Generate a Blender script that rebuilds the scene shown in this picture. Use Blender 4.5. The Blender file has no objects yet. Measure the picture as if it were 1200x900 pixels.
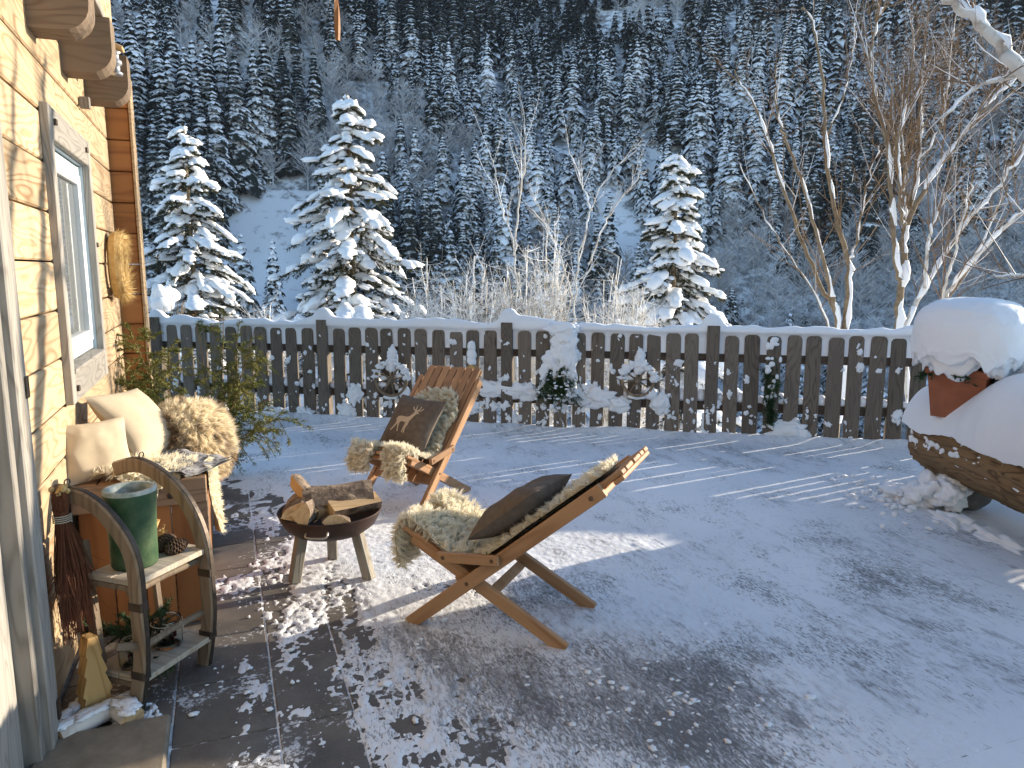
import bpy, bmesh, math, random
import numpy as np
from mathutils import Vector, Matrix, Quaternion

# ------------------------------------------------------------------ camera, sky, sun
scn = bpy.context.scene
COL = scn.collection
CAM_H = 1.62
YAW = math.radians(21.0)
PITCH = math.atan(135 / 880)
cd = bpy.data.cameras.new('camera')
cam = bpy.data.objects.new('camera', cd)
COL.objects.link(cam)
cam.location = (0, 0, CAM_H)
cam.rotation_euler = (math.radians(90) - PITCH, 0, -YAW)
cd.sensor_width = 36
cd.lens = 36 * 880 / 1200
cd.clip_start = 0.05
cd.clip_end = 5000
scn.camera = cam

SUN_EL = math.radians(12.9)
SUN_AZ = math.radians(7.5)            # measured from +X towards +Y
SDIR = Vector((math.cos(SUN_EL) * math.cos(SUN_AZ), math.cos(SUN_EL) * math.sin(SUN_AZ), math.sin(SUN_EL)))
w = bpy.data.worlds.new('World')
scn.world = w
w.use_nodes = True
wn = w.node_tree
bg = wn.nodes['Background']
sky = wn.nodes.new('ShaderNodeTexSky')
sky.sky_type = 'NISHITA'
sky.sun_disc = False
sky.sun_elevation = SUN_EL
sky.sun_rotation = math.atan2(SDIR.x, SDIR.y)
sky.altitude = 1200
sky.air_density = 1.0
sky.dust_density = 0.4
sky.ozone_density = 1.3
wn.links.new(sky.outputs[0], bg.inputs[0])
bg.inputs[1].default_value = 0.15
sl = bpy.data.lights.new('sun', 'SUN')
sun = bpy.data.objects.new('sun', sl)
COL.objects.link(sun)
sl.energy = 4.2
sl.angle = math.radians(0.53)
sl.color = (1.0, 0.87, 0.69)
sun.rotation_euler = SDIR.to_track_quat('Z', 'Y').to_euler()
sun.location = (20, 4, 12)
scn.view_settings.view_transform = 'Standard'
scn.view_settings.look = 'None'
scn.view_settings.exposure = 1.38
scn.view_settings.gamma = 1
scn.view_settings.use_curve_mapping = False
scn.cycles.use_denoising = True
scn.cycles.max_bounces = 6
scn.cycles.diffuse_bounces = 3
scn.cycles.glossy_bounces = 2
scn.cycles.transmission_bounces = 6
scn.cycles.transparent_max_bounces = 6
scn.cycles.use_adaptive_sampling = True
scn.cycles.caustics_reflective = False
scn.cycles.caustics_refractive = False

# ------------------------------------------------------------------ helpers
RNG = np.random.default_rng(7)
random.seed(7)
CY, SY = math.cos(YAW), math.sin(YAW)


def at(px, py, D):
    """world point seen in direction (px,py) of the 1200x900 view at forward distance D"""
    x, y, z = px - 600, 450 - py, 880.0
    up = y * math.cos(PITCH) - z * math.sin(PITCH)
    fw = z * math.cos(PITCH) + y * math.sin(PITCH)
    k = D / fw
    return np.array([(x * CY + fw * SY) * k, (-x * SY + fw * CY) * k, CAM_H + up * k])


def _hash(ix, iy, iz, seed):
    h = (ix * 374761393 + iy * 668265263 + iz * 2147483647 + seed * 1274126177) & 0xFFFFFFFF
    h = ((h ^ (h >> 13)) * 1274126177) & 0xFFFFFFFF
    h = (h ^ (h >> 16)) & 0xFFFFFFFF
    return h / 2147483647.5 - 1.0


def vnoise(p, seed=0):
    p = np.asarray(p, float)
    i = np.floor(p).astype(np.int64)
    f = p - i
    u = f * f * (3 - 2 * f)
    r = 0
    for dx in (0, 1):
        for dy in (0, 1):
            for dz in (0, 1):
                wgt = (u[..., 0] if dx else 1 - u[..., 0]) * (u[..., 1] if dy else 1 - u[..., 1]) * (u[..., 2] if dz else 1 - u[..., 2])
                r = r + wgt * _hash(i[..., 0] + dx, i[..., 1] + dy, i[..., 2] + dz, seed)
    return r


def fbm(p, oct=3, seed=0):
    p = np.asarray(p, float)
    a, s, r = 1.0, 0.0, 0
    for o in range(oct):
        r = r + a * vnoise(p * (2 ** o) + o * 17.3, seed + o)
        s += a
        a *= 0.5
    return r / s


def sstep(a, b, x):
    t = np.clip((x - a) / (b - a), 0, 1)
    return t * t * (3 - 2 * t)


class MB:
    """collects geometry; build() links it as ONE mesh object"""
    def __init__(s):
        s.v = []; s.q = []; s.t = []; s.n = 0; s.qm = []; s.tm = []; s.poly = []; s.pm = []

    def add(s, v, f, m=0):
        v = np.asarray(v, float).reshape(-1, 3)
        off = s.n
        s.v.append(v); s.n += len(v)
        if isinstance(f, np.ndarray):
            f = f + off
            if f.shape[1] == 4:
                s.q.append(f); s.qm.append(np.full(len(f), m))
            else:
                s.t.append(f); s.tm.append(np.full(len(f), m))
        else:
            for g in f:
                g = [i + off for i in g]
                if len(g) == 4:
                    s.q.append(np.array([g])); s.qm.append(np.array([m]))
                elif len(g) == 3:
                    s.t.append(np.array([g])); s.tm.append(np.array([m]))
                else:
                    s.poly.append(g); s.pm.append(m)
        return s

    def mesh(s, name, mats=None, smooth=False):
        me = bpy.data.meshes.new(name)
        V = np.concatenate(s.v) if s.v else np.zeros((0, 3))
        loops, starts, mi = [], [], []
        st = 0
        if s.q:
            q = np.concatenate(s.q); loops.append(q.ravel()); starts.append(st + 4 * np.arange(len(q))); st += q.size; mi.append(np.concatenate(s.qm))
        if s.t:
            t = np.concatenate(s.t); loops.append(t.ravel()); starts.append(st + 3 * np.arange(len(t))); st += t.size; mi.append(np.concatenate(s.tm))
        for g, m in zip(s.poly, s.pm):
            loops.append(np.array(g)); starts.append(np.array([st])); st += len(g); mi.append(np.array([m]))
        L = np.concatenate(loops).astype(np.int32); S = np.concatenate(starts).astype(np.int32); M = np.concatenate(mi).astype(np.int32)
        me.vertices.add(len(V)); me.vertices.foreach_set('co', V.astype(np.float32).ravel())
        me.loops.add(len(L)); me.loops.foreach_set('vertex_index', L)
        me.polygons.add(len(S)); me.polygons.foreach_set('loop_start', S)
        me.polygons.foreach_set('material_index', M)
        me.polygons.foreach_set('use_smooth', np.full(len(S), smooth, dtype=bool))
        for m in (mats if isinstance(mats, (list, tuple)) else [mats]):
            if m: me.materials.append(m)
        me.update(calc_edges=True)
        me.validate()
        return me

    def build(s, name, mats=None, parent=None, smooth=False, loc=None, rot=None):
        return link(name, s.mesh(name, mats, smooth), parent, loc, rot)


def link(name, me, parent=None, loc=None, rot=None):
    o = bpy.data.objects.new(name, me)
    COL.objects.link(o)
    if parent: o.parent = parent
    if loc is not None: o.location = loc
    if rot is not None: o.rotation_euler = rot
    return o


def empty(name, loc=(0, 0, 0), rotz=0.0):
    o = bpy.data.objects.new(name, None)
    o.empty_display_size = 0.1
    COL.objects.link(o)
    o.location = loc
    o.rotation_euler = (0, 0, rotz)
    return o


def tag(o, label=None, cat=None, group=None, kind=None):
    if label: o['label'] = label
    if cat: o['category'] = cat
    if group: o['group'] = group
    if kind: o['kind'] = kind
    return o


def cbox(mb, c, size, R=None, ch=0.004, m=0):
    """chamfered box, size=(sx,sy,sz), optional 3x3 rotation"""
    h = np.array(size, float) / 2
    ch = min(ch, *(h * 0.45))
    vs, idx = [], {}
    for sx in (-1, 1):
        for sy in (-1, 1):
            for sz in (-1, 1):
                for a in range(3):
                    p = np.array([sx, sy, sz]) * (h - ch)
                    p[a] = (sx, sy, sz)[a] * h[a]
                    idx[(sx, sy, sz, a)] = len(vs); vs.append(p)
    F = []
    for a in range(3):
        b, c2 = (a + 1) % 3, (a + 2) % 3
        for s in (-1, 1):
            k = []
            for sb, sc in ((-1, -1), (1, -1), (1, 1), (-1, 1)):
                key = [0, 0, 0]; key[a] = s; key[b] = sb; key[c2] = sc
                k.append(idx[(*key, a)])
            F.append(k if s > 0 else k[::-1])
    for a in range(3):                       # edges along axis a
        b, c2 = (a + 1) % 3, (a + 2) % 3
        for sb in (-1, 1):
            for sc in (-1, 1):
                def I(s, ax):
                    key = [0, 0, 0]; key[a] = s; key[b] = sb; key[c2] = sc
                    return idx[(*key, ax)]
                k = [I(-1, b), I(1, b), I(1, c2), I(-1, c2)]
                F.append(k[::-1] if sb * sc > 0 else k)
    for sx in (-1, 1):
        for sy in (-1, 1):
            for sz in (-1, 1):
                k = [idx[(sx, sy, sz, a)] for a in range(3)]
                F.append(k if sx * sy * sz > 0 else k[::-1])
    V = np.array(vs)
    if R is not None: V = V @ np.asarray(R).T
    mb.add(V + np.array(c), F, m)


def axes(u, up=(0, 0, 1)):
    """rotation matrix whose X axis is u"""
    u = np.array(u, float); u /= np.linalg.norm(u)
    up = np.array(up, float)
    v = np.cross(up, u)
    if np.linalg.norm(v) < 1e-6: v = np.cross((0, 1, 0), u)
    v /= np.linalg.norm(v)
    return np.stack([u, v, np.cross(u, v)], 1)


def bar(mb, p0, p1, wid, hei, ch=0.003, m=0, up=(0, 0, 1)):
    p0, p1 = np.array(p0, float), np.array(p1, float)
    cbox(mb, (p0 + p1) / 2, (np.linalg.norm(p1 - p0), wid, hei), axes(p1 - p0, up), ch, m)


def tube(mb, pts, rad, sides=6, m=0, cap=True, squash=None):
    P = np.asarray(pts, float)
    n = len(P)
    rad = np.broadcast_to(np.asarray(rad, float), (n,))
    T = np.gradient(P, axis=0)
    T /= np.linalg.norm(T, axis=1)[:, None] + 1e-12
    ref = np.array([0, 0, 1.0]) if abs(T[0][2]) < 0.9 else np.array([1.0, 0, 0])
    V = []
    a = np.arange(sides) * 2 * math.pi / sides
    x = np.cross(ref, T[0]); x /= np.linalg.norm(x)
    for i in range(n):
        x = x - T[i] * np.dot(x, T[i]); x /= np.linalg.norm(x) + 1e-12
        y = np.cross(T[i], x)
        V.append(P[i] + rad[i] * (np.cos(a)[:, None] * x + np.sin(a)[:, None] * y))
    V = np.concatenate(V)
    i = np.arange(n - 1)[:, None] * sides
    j = np.arange(sides)[None, :]
    k = (j + 1) % sides
    F = np.stack([i + j, i + k, i + sides + k, i + sides + j], -1).reshape(-1, 4)
    mb.add(V, F, m)
    if cap:
        mb.add(V[:sides], [list(range(sides))[::-1]], m)
        mb.add(V[-sides:], [list(range(sides))], m)


def lathe(mb, prof, sides=24, c=(0, 0, 0), m=0, R=None, a0=0, a1=2 * math.pi):
    prof = np.asarray(prof, float)
    n = len(prof)
    a = np.arange(sides) * 2 * math.pi / sides
    V = np.stack([prof[:, None, 0] * np.cos(a), prof[:, None, 0] * np.sin(a), np.broadcast_to(prof[:, None, 1], (n, sides))], -1).reshape(-1, 3)
    if R is not None: V = V @ np.asarray(R).T
    V = V + np.array(c)
    i = np.arange(n - 1)[:, None] * sides; j = np.arange(sides)[None, :]; k = (j + 1) % sides
    F = np.stack([i + j, i + k, i + sides + k, i + sides + j], -1).reshape(-1, 4)
    mb.add(V, F, m)


_ico = {}
def ico(l):
    if l not in _ico:
        bm = bmesh.new(); bmesh.ops.create_icosphere(bm, subdivisions=l, radius=1)
        bm.verts.ensure_lookup_table()
        _ico[l] = (np.array([v.co[:] for v in bm.verts]), np.array([[v.index for v in f.verts] for f in bm.faces]))
        bm.free()
    return _ico[l]


def blob(mb, c, r, l=2, amp=0.2, fr=1.6, seed=0, R=None, m=0, flat=1.0):
    """lumpy ellipsoid; flat<1 squashes its lower half"""
    V, F = ico(l)
    d = 1 + amp * fbm(V * fr + np.array([seed * 3.71, seed * 1.13, seed * 7.7]), 2, int(seed) % 97)
    P = V * d[:, None] * np.array(r)
    if flat != 1.0: P[:, 2] = np.where(P[:, 2] < 0, P[:, 2] * flat, P[:, 2])
    if R is not None: P = P @ np.asarray(R).T
    mb.add(P + np.array(c), F, m)


def grid_faces(nu, nv, mask=None):
    i = np.arange(nu - 1)[:, None] * nv; j = np.arange(nv - 1)[None, :]
    F = np.stack([i + j, i + nv + j, i + nv + j + 1, i + j + 1], -1)
    if mask is not None: return F[mask]
    return F.reshape(-1, 4)


# ------------------------------------------------------------------ materials
def new_mat(name, rough=0.7, spec=0.3):
    m = bpy.data.materials.new(name)
    m.use_nodes = True
    nt = m.node_tree
    b = nt.nodes['Principled BSDF']
    b.inputs['Roughness'].default_value = rough
    b.inputs['Specular IOR Level'].default_value = spec
    return m, nt, b


class N:
    def __init__(s, nt): s.nt = nt
    def node(s, t, **k):
        n = s.nt.nodes.new(t)
        for a, v in k.items(): setattr(n, a, v)
        return n
    def set(s, sock, v):
        if hasattr(v, 'is_linked') or hasattr(v, 'links'): s.nt.links.new(v, sock)
        else: sock.default_value = v
    def coord(s, out='Object', rnd=True):
        tc = s.node('ShaderNodeTexCoord').outputs[out]
        if not rnd: return tc
        oi = s.node('ShaderNodeObjectInfo').outputs['Random']
        k = s.math('MULTIPLY', oi, 61.7)
        a = s.node('ShaderNodeVectorMath', operation='ADD')
        s.set(a.inputs[0], tc); s.set(a.inputs[1], k)
        return a.outputs[0]
    def scale(s, v, sc):
        a = s.node('ShaderNodeVectorMath', operation='MULTIPLY')
        s.set(a.inputs[0], v); a.inputs[1].default_value = sc
        return a.outputs[0]
    def noise(s, v, scale=5, detail=4, rough=0.55, dist=0.0):
        n = s.node('ShaderNodeTexNoise')
        s.set(n.inputs['Vector'], v)
        n.inputs['Scale'].default_value = scale; n.inputs['Detail'].default_value = detail
        n.inputs['Roughness'].default_value = rough; n.inputs['Distortion'].default_value = dist
        return n.outputs[0]
    def math(s, op, a, b=0.0, clamp=False):
        n = s.node('ShaderNodeMath', operation=op, use_clamp=clamp)
        s.set(n.inputs[0], a); s.set(n.inputs[1], b)
        return n.outputs[0]
    def ramp(s, f, stops):
        n = s.node('ShaderNodeValToRGB')
        s.set(n.inputs[0], f)
        e = n.color_ramp.elements
        while len(e) < len(stops): e.new(0.5)
        for i, (p, c) in enumerate(stops):
            e[i].position = p
            e[i].color = (*c, 1) if not isinstance(c, (int, float)) else (c, c, c, 1)
        return n.outputs[0]
    def mix(s, f, a, b, mode='MIX'):
        n = s.node('ShaderNodeMix', data_type='RGBA', blend_type=mode)
        s.set(n.inputs[0], f)
        s.set(n.inputs[6], a if hasattr(a, 'links') else (*a, 1)); s.set(n.inputs[7], b if hasattr(b, 'links') else (*b, 1))
        return n.outputs[2]
    def bump(s, h, strength=0.3, dist=0.01):
        n = s.node('ShaderNodeBump')
        n.inputs['Strength'].default_value = strength; n.inputs['Distance'].default_value = dist
        s.set(n.inputs['Height'], h)
        return n.outputs[0]


def wood(name, c1, c2, c3, axis=1, fig=1.0, rough=0.6, bump=0.3, weather=None, lines=26, spec=0.25):
    """c1 light, c2 dark grain, c3 broad tone variation; axis = grain direction in object space"""
    m, nt, b = new_mat(name, rough, spec)
    n = N(nt)
    co = n.coord()
    sc = [6.0 * fig] * 3; sc[axis] = 0.9 * fig
    low = n.noise(n.scale(co, sc), 1.0, 2, 0.5, 0.15)
    ringn = n.math('ADD', n.math('MULTIPLY', n.math('SINE', n.math('MULTIPLY', low, lines * 6.28)), 0.5), 0.5)
    sc2 = [90.0] * 3; sc2[axis] = 3.0
    fine = n.noise(n.scale(co, sc2), 1.0, 3, 0.6)
    broad = n.noise(n.scale(co, [2.5 if i != axis else 0.8 for i in range(3)]), 1.0, 3, 0.5)
    g = n.math('ADD', n.math('MULTIPLY', n.math('POWER', ringn, 3.0), 0.62), n.math('MULTIPLY', fine, 0.42))
    col = n.ramp(g, [(0.12, c1), (0.62, tuple((a + d) / 2 for a, d in zip(c1, c2))), (0.95, c2)])
    col = n.mix(n.ramp(broad, [(0.35, 0.0), (0.7, 0.75)]), col, c3)
    kn = n.node('ShaderNodeTexVoronoi'); n.set(kn.inputs['Vector'], n.scale(co, [3.2 if i != axis else 1.1 for i in range(3)])); kn.inputs['Scale'].default_value = 1.0
    col = n.mix(n.ramp(kn.outputs['Distance'], [(0.035, 0.7), (0.075, 0.0)]), col, tuple(x * 0.45 for x in c2))
    if weather:
        wf = n.noise(co, 3.5, 5, 0.65)
        col = n.mix(n.ramp(wf, [(0.42, 0.0), (0.62, 0.85)]), col, weather)
    rv = n.node('ShaderNodeObjectInfo').outputs['Random']
    tone = n.math('ADD', n.math('MULTIPLY', n.math('FRACT', n.math('MULTIPLY', rv, 7.31)), 0.42), 0.78)
    tv = n.node('ShaderNodeVectorMath', operation='SCALE'); n.set(tv.inputs[0], col); n.set(tv.inputs['Scale'], tone)
    col = tv.outputs[0]
    n.set(b.inputs['Base Color'], col)
    n.set(b.inputs['Normal'], n.bump(g, bump, 0.004))
    return m


def plain(name, c, c2=None, scale=8, rough=0.7, bump=0.0, spec=0.3, metal=0.0, bs=60, bd=0.003, lo=0.35, hi=0.65, coord='Object'):
    m, nt, b = new_mat(name, rough, spec)
    b.inputs['Metallic'].default_value = metal
    n = N(nt)
    co = n.coord(coord)
    if c2:
        n.set(b.inputs['Base Color'], n.ramp(n.noise(co, scale, 5, 0.6), [(lo, c), (hi, c2)]))
    else:
        b.inputs['Base Color'].default_value = (*c, 1)
    if bump:
        n.set(b.inputs['Normal'], n.bump(n.noise(co, bs, 4, 0.6), bump, bd))
    return m


M = {}
M['larch'] = wood('larch_planks', (0.55, 0.415, 0.26), (0.30, 0.17, 0.078), (0.46, 0.33, 0.20), axis=1, fig=0.8, lines=17, bump=0.6, rough=0.7)
M['panel'] = wood('orange_panel', (0.36, 0.16, 0.055), (0.22, 0.085, 0.03), (0.3, 0.125, 0.04), axis=0, fig=0.7, lines=9, bump=0.2)
M['bench'] = wood('bench_wood', (0.34, 0.15, 0.055), (0.22, 0.085, 0.03), (0.28, 0.115, 0.04), axis=2, fig=0.5, lines=6, bump=0.15)
M['grey'] = wood('weathered_grey', (0.31, 0.285, 0.25), (0.17, 0.15, 0.125), (0.25, 0.235, 0.21), axis=2, fig=1.2, lines=14, bump=0.4, rough=0.85)
M['grey_y'] = wood('weathered_grey_board', (0.31, 0.285, 0.25), (0.17, 0.15, 0.125), (0.25, 0.235, 0.21), axis=1, fig=1.2, lines=14, bump=0.4, rough=0.85)
M['brownbeam'] = wood('brown_beam', (0.21, 0.155, 0.108), (0.115, 0.078, 0.052), (0.175, 0.132, 0.092), axis=0, fig=1.0, lines=14, bump=0.4, rough=0.8)
M['chair'] = wood('oiled_wood', (0.44, 0.25, 0.125), (0.26, 0.13, 0.058), (0.37, 0.20, 0.10), axis=1, fig=0.8, lines=8, bump=0.15, rough=0.5)
M['fence'] = wood('fence_wood', (0.20, 0.162, 0.125), (0.095, 0.072, 0.055), (0.155, 0.13, 0.105), axis=2, fig=1.1, lines=16, bump=0.6, rough=0.9)
M['sled'] = wood('sled_wood', (0.26, 0.19, 0.125), (0.12, 0.08, 0.05), (0.19, 0.145, 0.1), axis=2, fig=1.2, lines=10, bump=0.5, rough=0.75)
M['shelf'] = wood('pale_board', (0.55, 0.47, 0.35), (0.36, 0.28, 0.19), (0.48, 0.42, 0.34), axis=1, fig=1.0, lines=12, bump=0.3, rough=0.8)
M['cut'] = wood('fresh_split', (0.66, 0.47, 0.26), (0.46, 0.28, 0.13), (0.58, 0.39, 0.2), axis=0, fig=1.2, lines=10, bump=0.5, rough=0.8)
M['cutv'] = wood('fresh_cut_board', (0.66, 0.42, 0.17), (0.46, 0.25, 0.08), (0.58, 0.35, 0.14), axis=2, fig=1.2, lines=10, bump=0.4, rough=0.8)
M['bark'] = plain('log_bark', (0.10, 0.07, 0.05), (0.36, 0.27, 0.19), 18, 0.95, 1.0, bs=55, bd=0.01)
M['birchbark'] = plain('birch_bark', (0.62, 0.58, 0.52), (0.30, 0.22, 0.16), 7, 0.8, 0.5, bs=40, lo=0.5, hi=0.72)
M['rust'] = plain('rusty_steel', (0.075, 0.04, 0.028), (0.032, 0.022, 0.018), 9, 0.6, 0.3, metal=0.4, bs=70)
M['steel'] = plain('dark_iron', (0.055, 0.045, 0.038), (0.10, 0.075, 0.055), 20, 0.5, 0.2, metal=0.6)
M['wire'] = plain('bright_wire', (0.5, 0.48, 0.45), None, rough=0.35, metal=0.9)
M['bolt'] = plain('bolt_metal', (0.16, 0.10, 0.06), None, rough=0.45, metal=0.7)
M['legmetal'] = wood('bowl_leg', (0.30, 0.27, 0.22), (0.15, 0.12, 0.09), (0.22, 0.2, 0.165), axis=2, fig=1.3, lines=9, bump=0.3, rough=0.7)
M['white'] = plain('white_sash', (0.78, 0.78, 0.76), (0.7, 0.71, 0.7), 6, 0.45)
M['bluegrey'] = plain('pale_blue_frame', (0.46, 0.53, 0.58), (0.38, 0.45, 0.5), 6, 0.5)
M['curtain'] = plain('curtain', (0.62, 0.6, 0.55), (0.5, 0.49, 0.46), 5, 0.9)
M['dark'] = plain('dark_interior', (0.03, 0.028, 0.025), None, rough=0.9)
M['cream'] = plain('cream_cloth', (0.52, 0.425, 0.295), (0.47, 0.38, 0.26), 14, 0.9, 0.35, bs=420, bd=0.001)
M['taupe'] = plain('taupe_cloth', (0.11, 0.084, 0.064), (0.15, 0.118, 0.09), 30, 0.95, 0.4, bs=500, bd=0.001)
M['appl'] = plain('applique_cloth', (0.55, 0.44, 0.31), (0.48, 0.38, 0.27), 40, 0.9, 0.3, bs=500, bd=0.001)
M['blanket'] = plain('grey_blanket', (0.10, 0.10, 0.105), (0.44, 0.43, 0.42), 45, 0.95, 0.6, bs=200, bd=0.003)
M['skin'] = plain('hide_leather', (0.62, 0.52, 0.36), (0.5, 0.4, 0.27), 14, 0.8, 0.4, bs=90)
M['terracotta'] = plain('terracotta', (0.33, 0.12, 0.06), (0.27, 0.095, 0.05), 12, 0.8, 0.2, bs=120)
M['greenpot'] = plain('green_glaze', (0.028, 0.07, 0.032), (0.075, 0.115, 0.055), 16, 0.5, 0.5, bs=55, bd=0.004)
M['frostrim'] = plain('frosted_rim', (0.45, 0.47, 0.44), (0.2, 0.25, 0.2), 30, 0.8, 0.4)
M['soil'] = plain('soil', (0.03, 0.022, 0.016), (0.4, 0.4, 0.4), 30, 1.0, 0.8, lo=0.5, hi=0.66)
M['cone'] = plain('pine_cone', (0.07, 0.04, 0.025), (0.13, 0.08, 0.05), 40, 0.8)
M['twig'] = plain('red_twig', (0.11, 0.035, 0.018), (0.19, 0.075, 0.035), 9, 0.75)
M['barkgrey'] = plain('tree_bark', (0.16, 0.115, 0.07), (0.26, 0.2, 0.13), 10, 0.9, 0.6, bs=40, bd=0.01)
M['twigtan'] = plain('tan_twigs', (0.16, 0.095, 0.05), (0.26, 0.17, 0.095), 3, 0.85)
M['frosttwig'] = plain('frosted_twigs', (0.42, 0.35, 0.26), (0.86, 0.84, 0.80), 7, 0.9, lo=0.4, hi=0.56)
M['straw'] = plain('straw', (0.46, 0.30, 0.11), (0.60, 0.43, 0.19), 25, 0.8)
M['string'] = plain('string', (0.6, 0.53, 0.4), None, rough=0.9)
M['red'] = plain('red_berry', (0.35, 0.015, 0.012), None, rough=0.35)
M['wax'] = plain('wax', (0.75, 0.68, 0.55), None, rough=0.4)
M['logbrown'] = wood('old_log', (0.33, 0.21, 0.105), (0.09, 0.055, 0.03), (0.21, 0.125, 0.065), axis=0, fig=1.6, lines=9, bump=1.0, rough=0.95)
M['stone_rock'] = plain('field_stone', (0.16, 0.15, 0.14), (0.09, 0.085, 0.08), 8, 0.9, 0.6)
M['roofmetal'] = plain('lantern_metal', (0.3, 0.31, 0.33), (0.5, 0.5, 0.5), 20, 0.4, metal=0.7)


def glass(name):
    m, nt, b = new_mat(name, 0.05, 0.5)
    b.inputs['Base Color'].default_value = (0.93, 0.96, 0.95, 1)
    b.inputs['Transmission Weight'].default_value = 1.0
    b.inputs['IOR'].default_value = 1.15
    return m
M['glass'] = glass('jar_glass')


def pane_mat():
    m, nt, b = new_mat('window_glass', 0.03, 0.6)
    b.inputs['Base Color'].default_value = (0.8, 0.86, 0.88, 1)
    b.inputs['Transmission Weight'].default_value = 0.85
    b.inputs['IOR'].default_value = 1.3
    return m
M['pane'] = pane_mat()


def snow_mat(name, c=(0.86, 0.87, 0.88), fine=90, bump=0.35, lump=9, bd=0.006, sss=0.0):
    m, nt, b = new_mat(name, 0.65, 0.25)
    n = N(nt)
    co = n.coord(rnd=False)
    a = n.noise(co, lump, 4, 0.6)
    f = n.noise(co, fine, 3, 0.7)
    n.set(b.inputs['Base Color'], n.mix(n.ramp(a, [(0.3, 0.0), (0.7, 0.4)]), c, tuple(x * 0.93 for x in c)))
    n.set(b.inputs['Normal'], n.bump(n.math('ADD', n.math('MULTIPLY', f, 0.5), a), bump, bd))
    if sss:
        b.inputs['Subsurface Weight'].default_value = sss
        b.inputs['Subsurface Radius'].default_value = (0.02, 0.025, 0.03)
        b.inputs['Subsurface Scale'].default_value = 0.5
    return m
M['snow'] = snow_mat('fresh_snow')
M['snowsoft'] = snow_mat('deep_snow', fine=40, bump=0.25, lump=5, bd=0.01)


def terrace_snow_mat():
    """trodden, scraped snow: smears where the shovel left ice over stone, running along Y"""
    m, nt, b = new_mat('trodden_snow', 0.6, 0.3)
    n = N(nt)
    co = n.coord(rnd=False)
    wear = n.node('ShaderNodeAttribute', attribute_name='wear').outputs['Fac']
    st = n.noise(n.scale(co, (4.6, 1.5, 1)), 1.0, 6, 0.68, 0.5)
    st2 = n.noise(n.scale(co, (30, 10, 1)), 1.0, 5, 0.72, 0.6)
    fl = n.noise(n.scale(co, (95, 34, 1)), 1.0, 3, 0.65, 0.8)
    br = n.noise(co, 0.8, 3, 0.5)
    k = n.math('ADD', n.math('MULTIPLY', st, 0.38), n.math('ADD', n.math('MULTIPLY', st2, 0.40), n.math('ADD', n.math('ADD', n.math('MULTIPLY', br, 0.20), n.math('MULTIPLY', fl, 0.10)), n.math('MULTIPLY', wear, 0.16))))
    thin = n.ramp(k, [(0.55, 0.0), (0.61, 0.22), (0.655, 0.6), (0.72, 0.95)])
    md = n.noise(co, 2.3, 3, 0.6)
    fk = n.math('ADD', n.math('MULTIPLY', fl, 0.52), n.math('ADD', n.math('MULTIPLY', st2, 0.14), n.math('ADD', n.math('MULTIPLY', st, 0.20), n.math('ADD', n.math('MULTIPLY', md, 0.36), n.math('MULTIPLY', wear, 0.17)))))
    fleck = n.ramp(fk, [(0.665, 0.0), (0.71, 0.6), (0.80, 0.95)])
    thin = n.math('MAXIMUM', thin, fleck)
    pale = n.mix(n.ramp(br, [(0.35, 0.0), (0.65, 1.0)]), (0.84, 0.85, 0.86), (0.72, 0.735, 0.76))
    col = n.mix(thin, pale, (0.13, 0.125, 0.12))
    n.set(b.inputs['Base Color'], col)
    f = n.noise(co, 120, 3, 0.7)
    n.set(b.inputs['Normal'], n.bump(n.math('SUBTRACT', n.math('ADD', n.math('MULTIPLY', f, 0.35), n.math('MULTIPLY', st2, 0.7)), n.math('MULTIPLY', thin, 0.45)), 0.5, 0.010))
    return m
M['tsnow'] = terrace_snow_mat()


def slab_mat():
    m, nt, b = new_mat('stone_slab', 0.55, 0.4)
    n = N(nt)
    oc = n.coord(rnd=True)
    wc = n.node('ShaderNodeNewGeometry').outputs['Position']
    a = n.noise(oc, 5, 6, 0.65)
    col = n.ramp(a, [(0.3, (0.075, 0.066, 0.058)), (0.5, (0.115, 0.10, 0.085)), (0.72, (0.165, 0.145, 0.12))])
    sp = n.noise(wc, 160, 2, 0.6)
    col = n.mix(n.ramp(sp, [(0.45, 0.0), (0.7, 0.35)]), col, (0.2, 0.185, 0.165))
    fr = n.math('ADD', n.math('MULTIPLY', n.noise(wc, 3.2, 4, 0.6), 0.6), n.math('MULTIPLY', n.noise(wc, 42, 4, 0.75), 0.5))
    col = n.mix(n.ramp(fr, [(0.615, 0.0), (0.66, 0.75)]), col, (0.72, 0.73, 0.75))
    n.set(b.inputs['Base Color'], col)
    n.set(b.inputs['Normal'], n.bump(n.math('ADD', a, n.math('MULTIPLY', sp, 0.3)), 0.4, 0.006))
    n.set(b.inputs['Roughness'], n.ramp(n.noise(wc, 2.2, 3, 0.5), [(0.35, 0.35), (0.65, 0.75)]))
    return m
M['slab'] = slab_mat()
M['step'] = plain('doorstep_stone', (0.17, 0.14, 0.105), (0.24, 0.2, 0.15), 14, 0.85, 0.4, bs=140)


def needle_mat(name, a, b_, sc=2.0):
    m, nt, b = new_mat(name, 0.7, 0.2)
    n = N(nt)
    n.set(b.inputs['Base Color'], n.ramp(n.noise(n.coord(), sc, 3, 0.6), [(0.35, a), (0.65, b_)]))
    return m
M['needle'] = needle_mat('spruce_needles', (0.028, 0.036, 0.018), (0.075, 0.07, 0.034), 3)
M['juniper'] = needle_mat('juniper_green', (0.10, 0.12, 0.025), (0.24, 0.22, 0.07), 5)
M['fir'] = needle_mat('fir_sprig', (0.02, 0.045, 0.018), (0.05, 0.085, 0.03), 8)


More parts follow.
